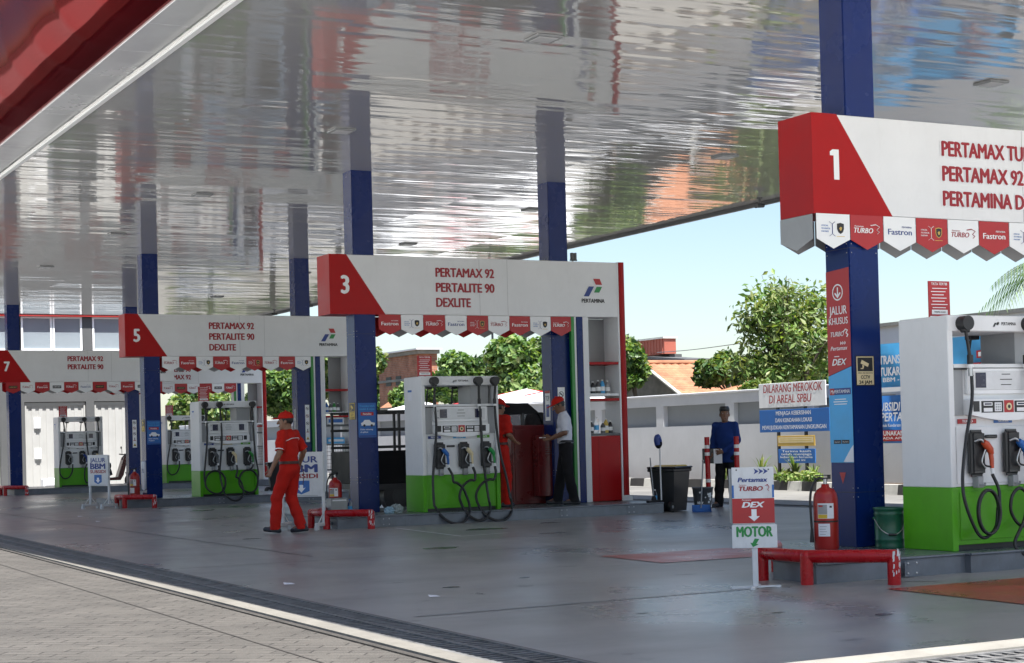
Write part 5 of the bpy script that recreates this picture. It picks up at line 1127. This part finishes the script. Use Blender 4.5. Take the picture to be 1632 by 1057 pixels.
# sign boards in front of the wall (face the road)
t=thing('notice_board','two dark posts carrying white, blue, cream and blue notice boards before the wall','notice board',(21.95,29.98,0),R(-90))
for x in (.60,1.55):
    b=MB(); b.box((x-.03,-.02,.15),(x+.03,.03,1.85),M['black_plastic']); b.build('post',t)
b=MB(); b.box((0,-.05,1.75),(2.30,-.03,2.27),M['white_clean'],bev=.004); b.text('DILARANG MEROKOK',.17,M['red_print'],1.18,2.07,-.054,'C',.01,shear=.1,fit=2.02); b.text('DI AREAL SPBU',.17,M['red_print'],1.10,1.84,-.054,'C',.01,shear=.1,fit=1.46); b.build('board',t)
b=MB(); b.box((.0,-.05,1.22),(2.4,-.03,1.70),M['mid_blue'],bev=.004)
for k,(s,wd) in enumerate((('MENJAGA KEBERSIHAN',1.2),('DAN KEINDAHAN LOKASI',1.25),('MEWUJUDKAN KENYAMANAN LINGKUNGAN',2.2))): b.text(s,.085,M['white_clean'],1.2,1.58-k*.15,-.054,'C',.02,fit=wd)
b.build('board',t)
b=MB(); b.box((.62,-.05,.92),(1.90,-.03,1.14),M['gold'],bev=.004); b.rect(.66,1.86,.99,1.11,M['cream'],-.052)
for k in range(2): b.rect(.72,1.8,1.02+k*.045,1.035+k*.045,M['ochre'],-.054)
b.build('board',t)
b=MB(); b.box((.64,-.05,.56),(1.90,-.03,.86),M['mid_blue'],bev=.004)
for k in range(4): b.text(('Terima kasih','telah menjaga','kebersihan bersama','tempat ini')[k],.045,M['white_clean'],1.27,.79-k*.062,-.054,'C',.02,fit=(1.0,1.05,1.1,.6)[k])
b.build('board',t)
# banners stretched further along
def banner(name,lab,y,z0,z1,W,m,draw,x=21.9):
    t=thing('banner',lab,'banner',(x,y,0),R(-90)); b=MB(); n=24
    v=[];f=[]
    for i in range(n+1):
        for j in range(7):
            u=W*i/n; z=z0+(z1-z0)*j/6; v.append((u,.02*math.sin(i*1.1)*math.sin(j*.8)+.015*math.sin(i*.5+j),z))
    for i in range(n):
        for j in range(6): f.append((i*7+j,(i+1)*7+j,(i+1)*7+j+1,i*7+j+1))
    b.add(v,f,m,True); draw(b,W,z0,z1); b.build('sheet',t)
    for x_ in (.02,W-.02):
        b=MB(); b.cyl((x_,.07,0),(x_,.07,z1+.05),.025,M['dgrey'],n=10); b.build('post',t)
    return t
def dr1(b,W,z0,z1):
    y=-.05; b.text('TRANSAKSI',.16,M['white_clean'],.20,z1-.40,y,'L',.045,fit=1.02); b.text('TUKAR, DAPAT',.16,M['white_clean'],.20,z1-.63,y,'L',.045,fit=1.3)
    b.text('BBM - GRATIS',.08,M['white_clean'],.30,z0+.20,y,'L',.03,fit=1.2); b.rect(.0,W,z0,z0+.09,M['white_clean'],y)
    b.rect(2.9,3.75,z1-.42,z1-.28,M['red_print'],y); b.rect(2.95,3.7,z1-.39,z1-.31,M['white_clean'],y-.001); b.rect(2.7,3.55,z1-.62,z1-.50,M['red_print'],y); b.text('POIN HADIAH',.07,M['white_clean'],3.12,z1-.595,y-.001,'C',.02,fit=.7)
    b.plate([(3.95,z0+.05),(4.6,z0+.05),(4.55,z1-.2),(4.25,z1-.12)],M['white_clean'],y); b.plate([(3.75,z0+.06),(4.2,z0+.06),(4.1,z0+.4),(3.9,z0+.45)],M['black_print'],y-.001)
def dr2(b,W,z0,z1):
    y=-.05; b.text('SUBSIDI TEPAT',.16,M['white_clean'],.10,z1-.30,y,'L',.03,shear=.2,fit=1.35); b.text('PERTALITE',.16,M['white_clean'],.22,z1-.50,y,'L',.03,shear=.2,fit=1.05); b.text('untuk Kendaraan',.06,M['white_clean'],.2,z1-.61,y,'L',.02)
    b.rect(0,W,z0+.04,z0+.25,M['red_print'],y+.001); b.text('GUNAKAN KODE',.085,M['white_clean'],.18,z0+.15,y-.001,'L',.03,fit=1.15); b.text('PADA APLIKASI',.045,M['white_clean'],.2,z0+.075,y-.001,'L',.01,fit=1.0)
banner('b','wide light blue banner with white writing hung above a lower banner behind the pump',26.25,1.95,2.90,5.6,M['sky_blue'],dr1,22.0)
banner('b','lower mid blue banner with a red band, below the light blue banner',26.15,.95,1.88,2.2,mat('banner_blue',(.03,.17,.50),.5,var=.1),dr2,21.9)
# ================================================================ building behind the far island
M['bgrey']=mat('grey_cement_wall',(.085,.088,.09),.8,var=.12,vs=.8,bump=.2,bs=20); M['shutter']=mat('white_roller_shutter',(.40,.40,.385),.5,var=.06,vs=2,dirt=.06)
M['pane']=mat('pale_window_glass',(.24,.28,.31),.10,var=.08,vs=.6,spec=.8)
BY=56
t=thing('shop_building','grey two storey shop with white roller shutters, big panes and a red band','building',(4,BY,0))
b=MB(); b.box((0,.3,0),(11.75,7,7.5),M['bgrey']); b.box((0,0,2.82),(11.75,.3,4.50),M['bgrey'])
for x0,x1 in ((6.86,7.65),(9.65,9.92),(11.12,11.75),(0,.6),(3.6,3.9)): b.box((x0,0,0),(x1,.3,2.82),M['bgrey'])
b.box((9.60,.02,4.5),(9.90,.3,5.72),M['bgrey']); b.box((11.25,.02,4.5),(11.75,.3,5.72),M['bgrey'])
b.build('wall',t)
b=MB(); b.box((-.1,-.15,5.10+.52),(11.85,.3,7.2),mat('red_shop_band',(.45,.03,.025),.5,var=.1)); b.build('red_band',t)
for x0,x1 in ((.62,3.58),(3.92,6.84),(7.67,9.63),(9.94,11.10)):
    b=MB(); n=int((x1-x0)/.11)
    for k in range(n):
        a=x0+(x1-x0)*k/n; c=x0+(x1-x0)*(k+1)/n; b.prism([(a,0),(c,0),(c,2.70),(a,2.70)],M['shutter'],.10+.025*(k%2),.2)
    b.box((x0,.06,2.70),(x1,.26,2.80),M['shutter']); b.box((x0,.05,0),(x0+.05,.10,2.7),M['shutter']); b.box((x1-.05,.05,0),(x1,.10,2.7),M['shutter']); b.build('roller_shutter',t)
for x0,x1 in ((.3,2.0),(2.1,3.8),(3.9,5.6),(5.7,7.5),(7.6,8.6),(8.62,9.58),(9.92,11.2)):
    b=MB(); b.box((x0,.08,4.55),(x1,.12,5.60),M['pane']); win=b.build('window',t)
    b=MB()
    for a,c,d,e in ((x0,x1,4.50,4.56),(x0,x1,5.56,5.61),(x0,x0+.06,4.56,5.56),(x1-.06,x1,4.56,5.56)): b.box((a,.02,d),(c,.14,e),M['white_clean'])
    b.build('window_frame',win)
for x,z in ((7.95,1.95),(7.95,.95)):
    b=MB(); b.box((0,-.06,0),(.22,.0,.36),M['white_clean'],bev=.02); tag(b.build('meter_box',loc=(4+x,BY+.09,z)),'small white box fixed on the shutter, the %s of two'%('upper' if z>1.5 else 'lower'),'meter box','boxes on the shutter')
b=MB(); b.box((0,0,0),(.85,.4,.34),M['white_clean'],bev=.03); b.box((.05,-.02,.12),(.8,0,.24),M['halo']); tag(b.build('styrofoam_box',loc=(11.9,54.6,0)),'white foam box on the ground before the shutter','box')
# ================================================================ vegetation
def leafmat(name,c):
    m=bpy.data.materials.new(name); m.use_nodes=True; N,L,b=nodes(m)
    g=N.new('ShaderNodeNewGeometry'); n=N.new('ShaderNodeTexNoise'); n.inputs['Scale'].default_value=1.4; n.inputs['Detail'].default_value=4; L.new(g.outputs['Position'],n.inputs['Vector'])
    r=N.new('ShaderNodeMapRange'); r.inputs[1].default_value=.3; r.inputs[2].default_value=.7; r.inputs[3].default_value=.6; r.inputs[4].default_value=1.45; L.new(n.outputs[0],r.inputs[0])
    s=N.new('ShaderNodeVectorMath'); s.operation='SCALE'; s.inputs[0].default_value=c; L.new(r.outputs[0],s.inputs['Scale']); L.new(s.outputs[0],b.inputs['Base Color']); b.inputs['Roughness'].default_value=.5
    tr=N.new('ShaderNodeBsdfTranslucent'); s2=N.new('ShaderNodeVectorMath'); s2.operation='MULTIPLY'; s2.inputs[1].default_value=(1.5,1.5,.5); L.new(s.outputs[0],s2.inputs[0]); L.new(s2.outputs[0],tr.inputs[0])
    mx=N.new('ShaderNodeMixShader'); mx.inputs[0].default_value=.35; L.new(b.outputs[0],mx.inputs[1]); L.new(tr.outputs[0],mx.inputs[2]); L.new(mx.outputs[0],N['Material Output'].inputs[0]); return m
LM={k:leafmat('leaf_'+k,c) for k,c in dict(dark=(.03,.075,.02),mid=(.08,.155,.035),light=(.16,.235,.065),olive=(.12,.155,.06),yellow=(.20,.23,.085)).items()}
M['bark']=mat('bark',(.10,.08,.06),.9,var=.3,vs=8,bump=.5,bs=20)
def leaves(blobs,n,size,mats,seed,parent,name='crown',long=1.6,shell=.6,weights=None):
    r=np.random.default_rng(seed); vol=np.array([a[3]*a[4]*a[5] for a in blobs])**.7; pick=r.choice(len(blobs),n,p=vol/vol.sum()); B=np.array(blobs)[pick]
    d=r.normal(size=(n,3)); d/=np.linalg.norm(d,axis=1)[:,None]; rad=(shell+(1-shell)*r.random(n))[:,None]*(.85+.3*r.random(n))[:,None]; pos=B[:,:3]+d*rad*B[:,3:6]
    nor=d*.6+r.normal(size=(n,3))*.7+np.array([0,0,.5]); nor/=np.linalg.norm(nor,axis=1)[:,None]
    tg=np.cross(nor,r.normal(size=(n,3))); tg/=np.linalg.norm(tg,axis=1)[:,None]; bt=np.cross(nor,tg); s=size*(.6+.8*r.random(n))[:,None]
    q=np.stack([pos-tg*s*long*.5,pos+bt*s*.45+nor*s*.08,pos+tg*s*long*.5-nor*s*.15,pos-bt*s*.45+nor*s*.08],1).reshape(-1,3)
    f=np.arange(4*n).reshape(n,4); mi=r.choice(len(mats),n,p=weights) if weights else r.integers(0,len(mats),n)
    return npmesh(name,q,f,[LM[m] for m in mats],mi,parent=parent)
def tree(name,label,loc,blobs,n,size,mats,seed,trunk_r=.14,limbs=6,cat='tree',group=None,long=1.6,shell=.5,weights=None):
    t=thing(name,label,cat,loc,0,group); r=random.Random(seed); b=MB()
    zc=min(a[2] for a in blobs); top=max(a[2] for a in blobs)
    b.tube([(0,0,-.3),(.03,.02,zc*.5),(-.02,.05,zc)],[trunk_r*1.25,trunk_r,trunk_r*.8],M['bark'],8)
    for i in range(limbs):
        a=blobs[i%len(blobs)]; e=(a[0]+r.uniform(-.3,.3)*a[3],a[1]+r.uniform(-.3,.3)*a[4],a[2]+r.uniform(-.1,.6)*a[5]); mid=(e[0]*.45,e[1]*.45,zc*.8+(e[2]-zc*.8)*.45)
        b.tube(catmull([(0,0,zc*.8),mid,e],4),[trunk_r*.6]*3+[trunk_r*.4]*3+[trunk_r*.15]*3,M['bark'],6)
        for j in range(3): q=(e[0]+r.uniform(-.5,.5)*a[3],e[1]+r.uniform(-.5,.5)*a[4],e[2]+r.uniform(0,.6)*a[5]); b.tube([mid,((mid[0]+q[0])/2,(mid[1]+q[1])/2,(mid[2]+q[2])/2+.1),q],[trunk_r*.3,trunk_r*.2,trunk_r*.06],M['bark'],5)
    b.build('trunk',t); leaves(blobs,n,size,mats,seed,t,long=long,shell=shell,weights=weights); return t
def rb(seed,n,c,sp,r0,r1):
    r=random.Random(seed); return [(c[0]+r.uniform(-1,1)*sp[0],c[1]+r.uniform(-1,1)*sp[1],c[2]+r.uniform(-1,1)*sp[2],*(lambda q:(q,q,q*.85))(r.uniform(r0,r1))) for _ in range(n)]
# trees placed beyond the wall (x about 24..30)
TX=25.0
def wy(px,x): # the y where the picture column px meets the plane at x, near the horizon
    a=math.atan((px-816)/F); th=YAW+a; return x/math.tan(th)
def at(px,x): return (x,wy(px,x))
def zpx(py,px,x):
    y=wy(px,x); d=x*math.sin(YAW)+y*math.cos(YAW); return CAMH+d*math.tan(PITCH)+(CY+ROLL*0-py - math.tan(-ROLL)*(px-816))*d/F
def crown(px,py,x,rpx,rz=None,n=9,seed=1,r=(.45,.75)):
    """blob cluster whose picture centre is px,py with half size rpx"""
    y=wy(px,x); d=x*math.sin(YAW)+y*math.cos(YAW); s=d/F; z=zpx(py,px,x); w_=rpx*s; hh=(rz or rpx)*s
    return (x,y),rb(seed,n,(0,0,z),(w_*.7,w_*.7,hh*.65),min(w_,hh)*r[0],min(w_,hh)*r[1])
def T(name,label,px,py,x,rpx,rz,n,size,mats,seed,nb=10,**k):
    (a,b_),bl=crown(px,py,x,rpx,rz,nb,seed); return tree(name,label,(a,b_,0),bl,n,size,mats,seed,**k)
T('leafy_tree','dense big leaved tree beyond the wall behind the pump, left one',735,610,28,62,42,15000,.17,['dark','mid','light'],3,weights=[.35,.4,.25])
T('leafy_tree','bright green big leaved tree beyond the wall behind the column of numeral 3 sign',845,600,28,62,58,18000,.17,['dark','mid','light','yellow'],4,weights=[.25,.35,.3,.1])
T('leafy_tree','bushy tree behind the pump with a gap of sky at its left',665,640,27,40,26,5500,.16,['dark','mid','light'],5)
T('leafy_tree','tree with drooping leaves seen through the shelf of the numeral 3 sign',985,575,24.5,48,45,9500,.16,['mid','light','yellow','dark'],6)
T('leafy_tree','leafy tree filling the gap left of the red corner post of the distant sign',340,645,27,62,50,14000,.20,['dark','mid','light','yellow'],8)
T('leafy_tree','dense bright tree right of the distant red corner post, above the wall',440,612,26,40,55,14000,.18,['mid','light','dark'],9)
T('leafy_tree','leafy tree seen through the shelf of the numeral 5 sign',545,600,26,50,45,12000,.17,['mid','light','dark','yellow'],10)
T('slender_tree','tall airy tree with thin stems beyond the wall right of the tiled roof',1265,545,25.5,88,100,7500,.085,['olive','yellow','light','mid'],11,nb=30,limbs=26,trunk_r=.07,shell=.1,long=2.4)
T('slender_tree','lower airy tree at the left of the tall one, above the tiled roof end',1165,583,26.5,50,30,5000,.13,['mid','dark','olive'],12,nb=9,trunk_r=.07,shell=.3)
T('bush','bright green bush on the wall top beside the white no smoking board',1215,622,23.6,45,16,3200,.11,['light','mid','yellow'],13,nb=9,trunk_r=.05,cat='bush')
T('bush','green bush on the wall top at the left of the tiled roof',1015,585,23.8,26,36,3000,.15,['mid','light','dark'],14,nb=7,trunk_r=.06,cat='bush')
# roadside planting
def spiky(x,y,hh,n,seed,label,mt,grp='plants in the kerbside bed'):
    t=thing('plant',label,'plant',(x,y,.15),0,grp); r=random.Random(seed); v=[];f=[];mi=[]
    for i in range(n):
        a=r.uniform(0,2*pi); L_=hh*r.uniform(.6,1.1); out=r.uniform(.15,.55)*L_; w_=.022*r.uniform(.8,1.5); c,s_=math.cos(a),math.sin(a); base=len(v)
        for k in range(5):
            u=k/4; rr=out*u**1.6; z=L_*(u-.25*u**3); ww=w_*(1-u)**.6+.002; v+=[(c*rr-s_*ww,s_*rr+c*ww,z),(c*rr+s_*ww,s_*rr-c*ww,z)]
        for k in range(4): f.append((base+2*k,base+2*k+1,base+2*k+3,base+2*k+2)); mi.append(i%len(mt))
    npmesh('foliage',v,f,[LM[m] for m in mt],mi,parent=t)
for k,(x,y,hh,n) in enumerate(((22.1,31.6,.55,14),(22.15,30.3,.75,18),(22.1,29.6,.45,16),(22.0,28.9,.8,20),(21.8,28.0,.5,22),(21.7,27.0,.7,18),(21.5,25.9,1.2,22),(22.2,33.3,.35,8))):
    spiky(x,y,hh,n,40+k,['strappy plant at the left foot of the notice board','tall strappy plant between the notice board posts','low strappy plant under the blue notice board','strappy plant by the right post of the notice board','low bushy strappy plant beside the fire extinguisher in the picture','strappy plant behind the nearest column','tallest strappy plant between the nearest column and pump','tiny sparse plant at the wall foot left of the boards'][k],['mid','light','yellow'])
for k,(x,y) in enumerate(((21.95,29.2),(21.75,28.3),(21.7,27.6))):
    t=thing('flower_bush',['low leafy bush below the cream and blue boards','low leafy bush beside the extinguisher, in the kerbside bed','low leafy bush half hidden by the nearest column'][k],'bush',(x,y,.15),0,'low bushes in the kerbside bed'); leaves(rb(60+k,6,(0,0,.12),(.22,.4,.06),.10,.16),420,.055,['light','mid','yellow'],70+k,t,'foliage')
# palm at the right edge
px_,py_=at(1700,24); t=thing('palm_tree','palm whose drooping fronds enter at the right edge of the picture','palm tree',(px_,py_,0)); zc=zpx(425,1700,24)
b=MB(); b.tube([(0,0,-.2),(.05,0,zc*.5),(0,0,zc)],[.17,.13,.11],M['bark'],10); b.build('trunk',t)
r=random.Random(5)
for i in range(15):
    a=i*2*pi/15+r.uniform(-.15,.15); L_=1.6; el=r.uniform(.0,.9); v=[];f=[]; P=[]
    for k in range(13):
        u=k/12; rr=L_*u*math.cos(el*(1-u*.7)); z=L_*(math.sin(el)*u-1.0*u*u*.75); P.append(Vector((math.cos(a)*rr,math.sin(a)*rr,z)))
    sd_=Vector((-math.sin(a),math.cos(a),0))
    for k in range(1,13):
        for q in (-1,1):
            for m_ in (0,.5):
                p=P[k-1].lerp(P[k],m_); l=.62*math.sin(pi*(.12+.85*(k+m_)/13)); d=(P[k]-P[k-1]).normalized(); e=p+sd_*q*l*.55+d*l*.45+Vector((0,0,-l*.55)); w2=d*.018; n0=len(v); v+=[p-w2,p+w2,e]; f.append((n0,n0+1,n0+2))
    o=npmesh('frond',[tuple(p+Vector((0,0,zc))) for p in v],f,[LM['dark'],LM['mid']],[j%2 for j in range(len(f))],parent=t)
# ================================================================ houses, tents and pole beyond the wall
def brickmat(name,c1,c2,mo,sc):
    m=bpy.data.materials.new(name); m.use_nodes=True; N,L,b=nodes(m); tc=N.new('ShaderNodeTexCoord'); mp=N.new('ShaderNodeMapping'); mp.inputs['Rotation'].default_value=(R(90),0,0); L.new(tc.outputs['Object'],mp.inputs[0])
    br=N.new('ShaderNodeTexBrick'); br.inputs['Scale'].default_value=sc; br.inputs['Color1'].default_value=(*c1,1); br.inputs['Color2'].default_value=(*c2,1); br.inputs['Mortar'].default_value=(*mo,1); br.inputs['Mortar Size'].default_value=.02; L.new(mp.outputs[0],br.inputs['Vector'])
    n=N.new('ShaderNodeTexNoise'); n.inputs['Scale'].default_value=2.5; n.inputs['Detail'].default_value=7; L.new(tc.outputs['Object'],n.inputs['Vector']); r=N.new('ShaderNodeMapRange'); r.inputs[1].default_value=.3; r.inputs[2].default_value=.7; r.inputs[3].default_value=.65; r.inputs[4].default_value=1.2; L.new(n.outputs[0],r.inputs[0])
    s=N.new('ShaderNodeVectorMath'); s.operation='SCALE'; L.new(br.outputs[0],s.inputs[0]); L.new(r.outputs[0],s.inputs['Scale']); L.new(s.outputs[0],b.inputs['Base Color']); b.inputs['Roughness'].default_value=.9
    return m
M['brick']=brickmat('raw_brick',(.34,.13,.075),(.42,.18,.10),(.30,.25,.20),3.2)
M['tile']=brickmat('terracotta_tile',(.33,.145,.075),(.39,.185,.105),(.22,.08,.04),4.5)
M['plaster']=mat('mossy_plaster',(.26,.25,.22),.9,var=.35,vs=1.6,bump=.4,bs=10,dirt=.5)
M['wood_red']=mat('red_corrugated_sheet',(.36,.10,.065),.6,var=.12,vs=3)
def house(name,label,pxl,pxr,x,zt,m,roof=None,z0=0,depth=6):
    yl,yr=wy(pxl,x),wy(pxr,x); t=thing(name,label,'house',(x,yl,0),R(-90)); W=yl-yr; b=MB(); b.box((0,0,z0),(W,depth,zt),m); b.build('wall',t); return t,W
x=30; zt=zpx(568,640,x)
t,W=house('brick_house','raw brick house with a pale flat roof edge, beyond the wall behind the pump',606,672,x,zt,M['brick'],depth=.8)
b=MB(); b.box((-.05,-.15,zt),(W+.15,.85,zt+.16),M['plaster']); b.box((-.05,-.3,zt+.16),(W+.3,.9,zt+.22),M['wall']); b.build('roof_slab',t)
for fx in (.18,.42):
    b=MB(); b.box((W*fx,-.02,zt-1.25),(W*fx+.55,.05,zt-.85),M['black']); b.build('vent_opening',t)
b=MB(); zz=zpx(643,640,x); b.box((-.02,-.06,zz+.95),(W+.02,0,zz+1.05),M['plaster']); b.build('ledge',t)
t=thing('tiled_lean_to','orange tiled lean-to roof under the brick house','roof',(28.5,wy(606,28.5),0),R(-90)); W=wy(606,28.5)-wy(672,28.5)
b=MB(); za,zb=zpx(614,640,28.5),zpx(648,640,28.5); b.add([(0,0,zb),(W,0,zb),(W,1.4,za),(0,1.4,za)],[(0,1,2,3)],M['tile']); b.add([(0,0,0),(W,0,0),(W,0,zb-.02),(0,0,zb-.02)],[(0,1,2,3)],M['plaster']); b.build('roof',t)
# gable house with an orange tiled roof
x=26; t=thing('tiled_house','low house with an orange tiled roof and a grey mossy gable above the wall','house',(x,wy(1040,x),0),R(-90))
y0=wy(1040,x); L1=y0-wy(1210,x); zr=zpx(580,1035,x); zr2=zpx(600,1125,x); ze=zpx(632,1115,x)
b=MB(); b.prism([(-3.6,0),(1.95,0),(1.95,ze-.08),(.0,zr-.06),(-3.6,zr-2.0)],M['plaster'],0,.2); b.build('wall',t)
b=MB(); n=14
def roofstrip(a0,a1,c0,c1):
    v=[];f=[]
    K=26
    for j in range(n+1):
        for i in range(K+1):
            u=i/K; w_=j/n; p=Vector(a0).lerp(Vector(a1),u).lerp(Vector(c0).lerp(Vector(c1),u),w_); v.append((p.x,p.y,p.z+(.035 if i%2 else 0)-(.03*((j*1.0)%1))))
    for j in range(n):
        for i in range(K): f.append((j*(K+1)+i,j*(K+1)+i+1,(j+1)*(K+1)+i+1,(j+1)*(K+1)+i))
    return v,f
b.add(*roofstrip((-.1,-.25,zr),(-.05,2.9,zr-.02),(1.98,-.25,ze),(1.98,2.9,ze-.02)),M['tile'],False)
b.add(*roofstrip((-.1,-.25,zr-.01),(-.05,2.9,zr-.03),(-3.7,-.25,zr-2.1),(-3.7,2.9,zr-2.1)),M['plaster'],False)
b.tube([(-.1,-.25,zr+.03),(-.05,2.9,zr+.03)],.07,M['tile'],8); b.tube([(-.1,-.28,zr+.02),(1.98,-.28,ze+.02)],.05,M['kerb_white'],6); b.build('roof',t)
t=thing('tiled_house','small orange tiled roof beside the bush, right of the larger tiled roof','house',(25.3,wy(1118,25.3),0),R(-90)); L2=wy(1118,25.3)-wy(1200,25.3); z1,z2=zpx(608,1150,25.3),zpx(630,1150,25.3)
b=MB(); b.add(*roofstrip((.2,1.6,z1),(L2+.2,1.6,z1+.1),(-.1,0,z2),(L2,0,z2-.05)),M['tile'],False); b.build('roof',t); b=MB(); b.box((0,.1,0),(L2,1.5,z2-.05),M['plaster']); b.build('wall',t)
x=32; t=thing('rooftop_shed','red corrugated rooftop box with a grey store beside it, far behind the tiled roof','house',(x,wy(1000,x),0),R(-90)); W=wy(1000,x)-wy(1061,x); za,zb=zpx(543,1030,x),zpx(567,1030,x)
b=MB()
n=26
for k in range(n): a=W*k/n; b.box((a,.02*(k%2),zb),(a+W/n,.5,za),M['wood_red'])
b.box((-.05,-.05,za),(W+.05,.55,za+.06),M['kerb_white']); b.build('corrugated_box',t)
b=MB(); b.box((-.2,.3,0),(W-.1,.8,zb-.002),M['bgrey']); W2=wy(1000,x)-wy(1100,x); zc_=zpx(584,1075,x); b.box((W*.8,.1,0),(W2*.93,.6,zpx(572,1075,x)),M['grey']); b.build('wall',t)
b=MB(); zq=zpx(568,1075,x); b.prism([(W*.75,zq-.02),(W2+.2,zq-.22),(W2+.2,zq-.14),(W*.75,zq+.06)],M['bgrey'],-.3,.9); b.build('roof',t)
t=thing('pale_house','pale flat building behind the banners at the right','house',(30,wy(1385,30),0),R(-90)); b=MB(); zt=zpx(520,1425,30); b.box((0,0,0),(9,5,zt),M['wall']); b.box((-.1,-.1,zt),(9.1,5,zt+.1),M['plaster']); b.build('wall',t)
def gazebo(pxc,pxl,pxr,pyt,pyb,x,label,red=True):
    yl,yr=wy(pxl,x),wy(pxr,x); W=yl-yr; zt_,zb_=zpx(pyt,pxc,x),zpx(pyb,pxc,x); t=thing('gazebo_tent',label,'tent',(x,yl,0),R(-90),'event tents beyond the wall')
    c=(W/2,W/2,zt_); P=[(0,0,zb_),(W,0,zb_),(W,W,zb_),(0,W,zb_)]; b=MB(); w1=M['white_clean']; w2=M['red_print'] if red else M['white_clean']
    for k in range(4):
        a=Vector(P[k]);d=Vector(P[(k+1)%4]); m1=a.lerp(d,.28); m2=a.lerp(d,.72)
        b.add([a,m1,c],[(0,1,2)],w2 if k in(0,2) else w1); b.add([m1,m2,c],[(0,1,2)],w1); b.add([m2,d,c],[(0,1,2)],w1 if k in (0,2) else w2)
        b.add([a,d,d-Vector((0,0,.28)),a-Vector((0,0,.28))],[(0,1,2,3)],w1)
    b.build('canopy_cloth',t)
    for p in P: b=MB(); b.cyl((p[0],p[1],0),p,.03,M['dgrey'],n=8); b.build('leg',t)
gazebo(820,735,868,612,643,24.0,'red and white peaked tent beyond the wall above the man half hidden by a pump')
gazebo(752,700,795,620,645,23.9,'red and white peaked tent seen through the opening of the pump')
gazebo(603,572,632,640,664,24.0,'plain white peaked tent beyond the wall beside the blue column',False)
b=MB(); zp=zpx(500,786,28); b.tube([(0,0,0),(.02,0,zp*.5),(0,0,zp)],[.055,.045,.04],M['black_plastic'],10); b.box((-.02,-.02,zp),(.9,.02,zp+.03),M['dgrey']); tag(b.build('street_pole',loc=(*at(788,28.6),0)),'slim dark pole rising between two leafy trees','pole')
b=MB(); b.tube(catmull([(28,wy(1050,28),zpx(562,1050,28)),(28,wy(1110,28),zpx(557,1110,28)),(28,wy(1200,28),zpx(545,1200,28))],6),.012,M['dgrey'],5); tag(b.build('power_cable'),'thin overhead cable between the red shed and the airy tree','cable')
# far trees that close the view behind the forecourt
for k,(px,py,x,rp,rz) in enumerate(((470,600,40,60,45),(620,600,45,70,50),(900,600,45,60,40),(1340,560,38,60,45),(1500,600,40,70,30))):
    T('far_tree',['distant tree behind the numeral 5 sign shelf','distant tree behind the brick house','distant tree behind the blue column and numeral 3 sign','distant tree behind the nearest column','distant tree behind the banners'][k],px,py+25,x,rp,rz,4500,.3,['dark','mid','light'],80+k,nb=10)
b=MB(); tag(b.build('x'),'x y z w','x') if 0 else None

# unseen trees added west of the forecourt to darken the cladding's reflections
for k in range(7):
    y_=-4+k*11; tree('reflection_tree',['added unseen tree west of the forecourt, nearest the camera','added unseen tree west of the forecourt, second along','added unseen tree west of the forecourt, third along','added unseen tree west of the forecourt, fourth along','added unseen tree west of the forecourt, fifth along','added unseen tree west of the forecourt, sixth along','added unseen tree west of the forecourt, farthest along'][k],(-34+(k%3)*2,y_,0),rb(200+k,10,(0,0,6.0),(4.2,4.2,2.2),1.8,3.0),3500,.55,['dark','mid','light'],210+k,trunk_r=.25,cat='tree',group='unseen trees added for reflections in the cladding')
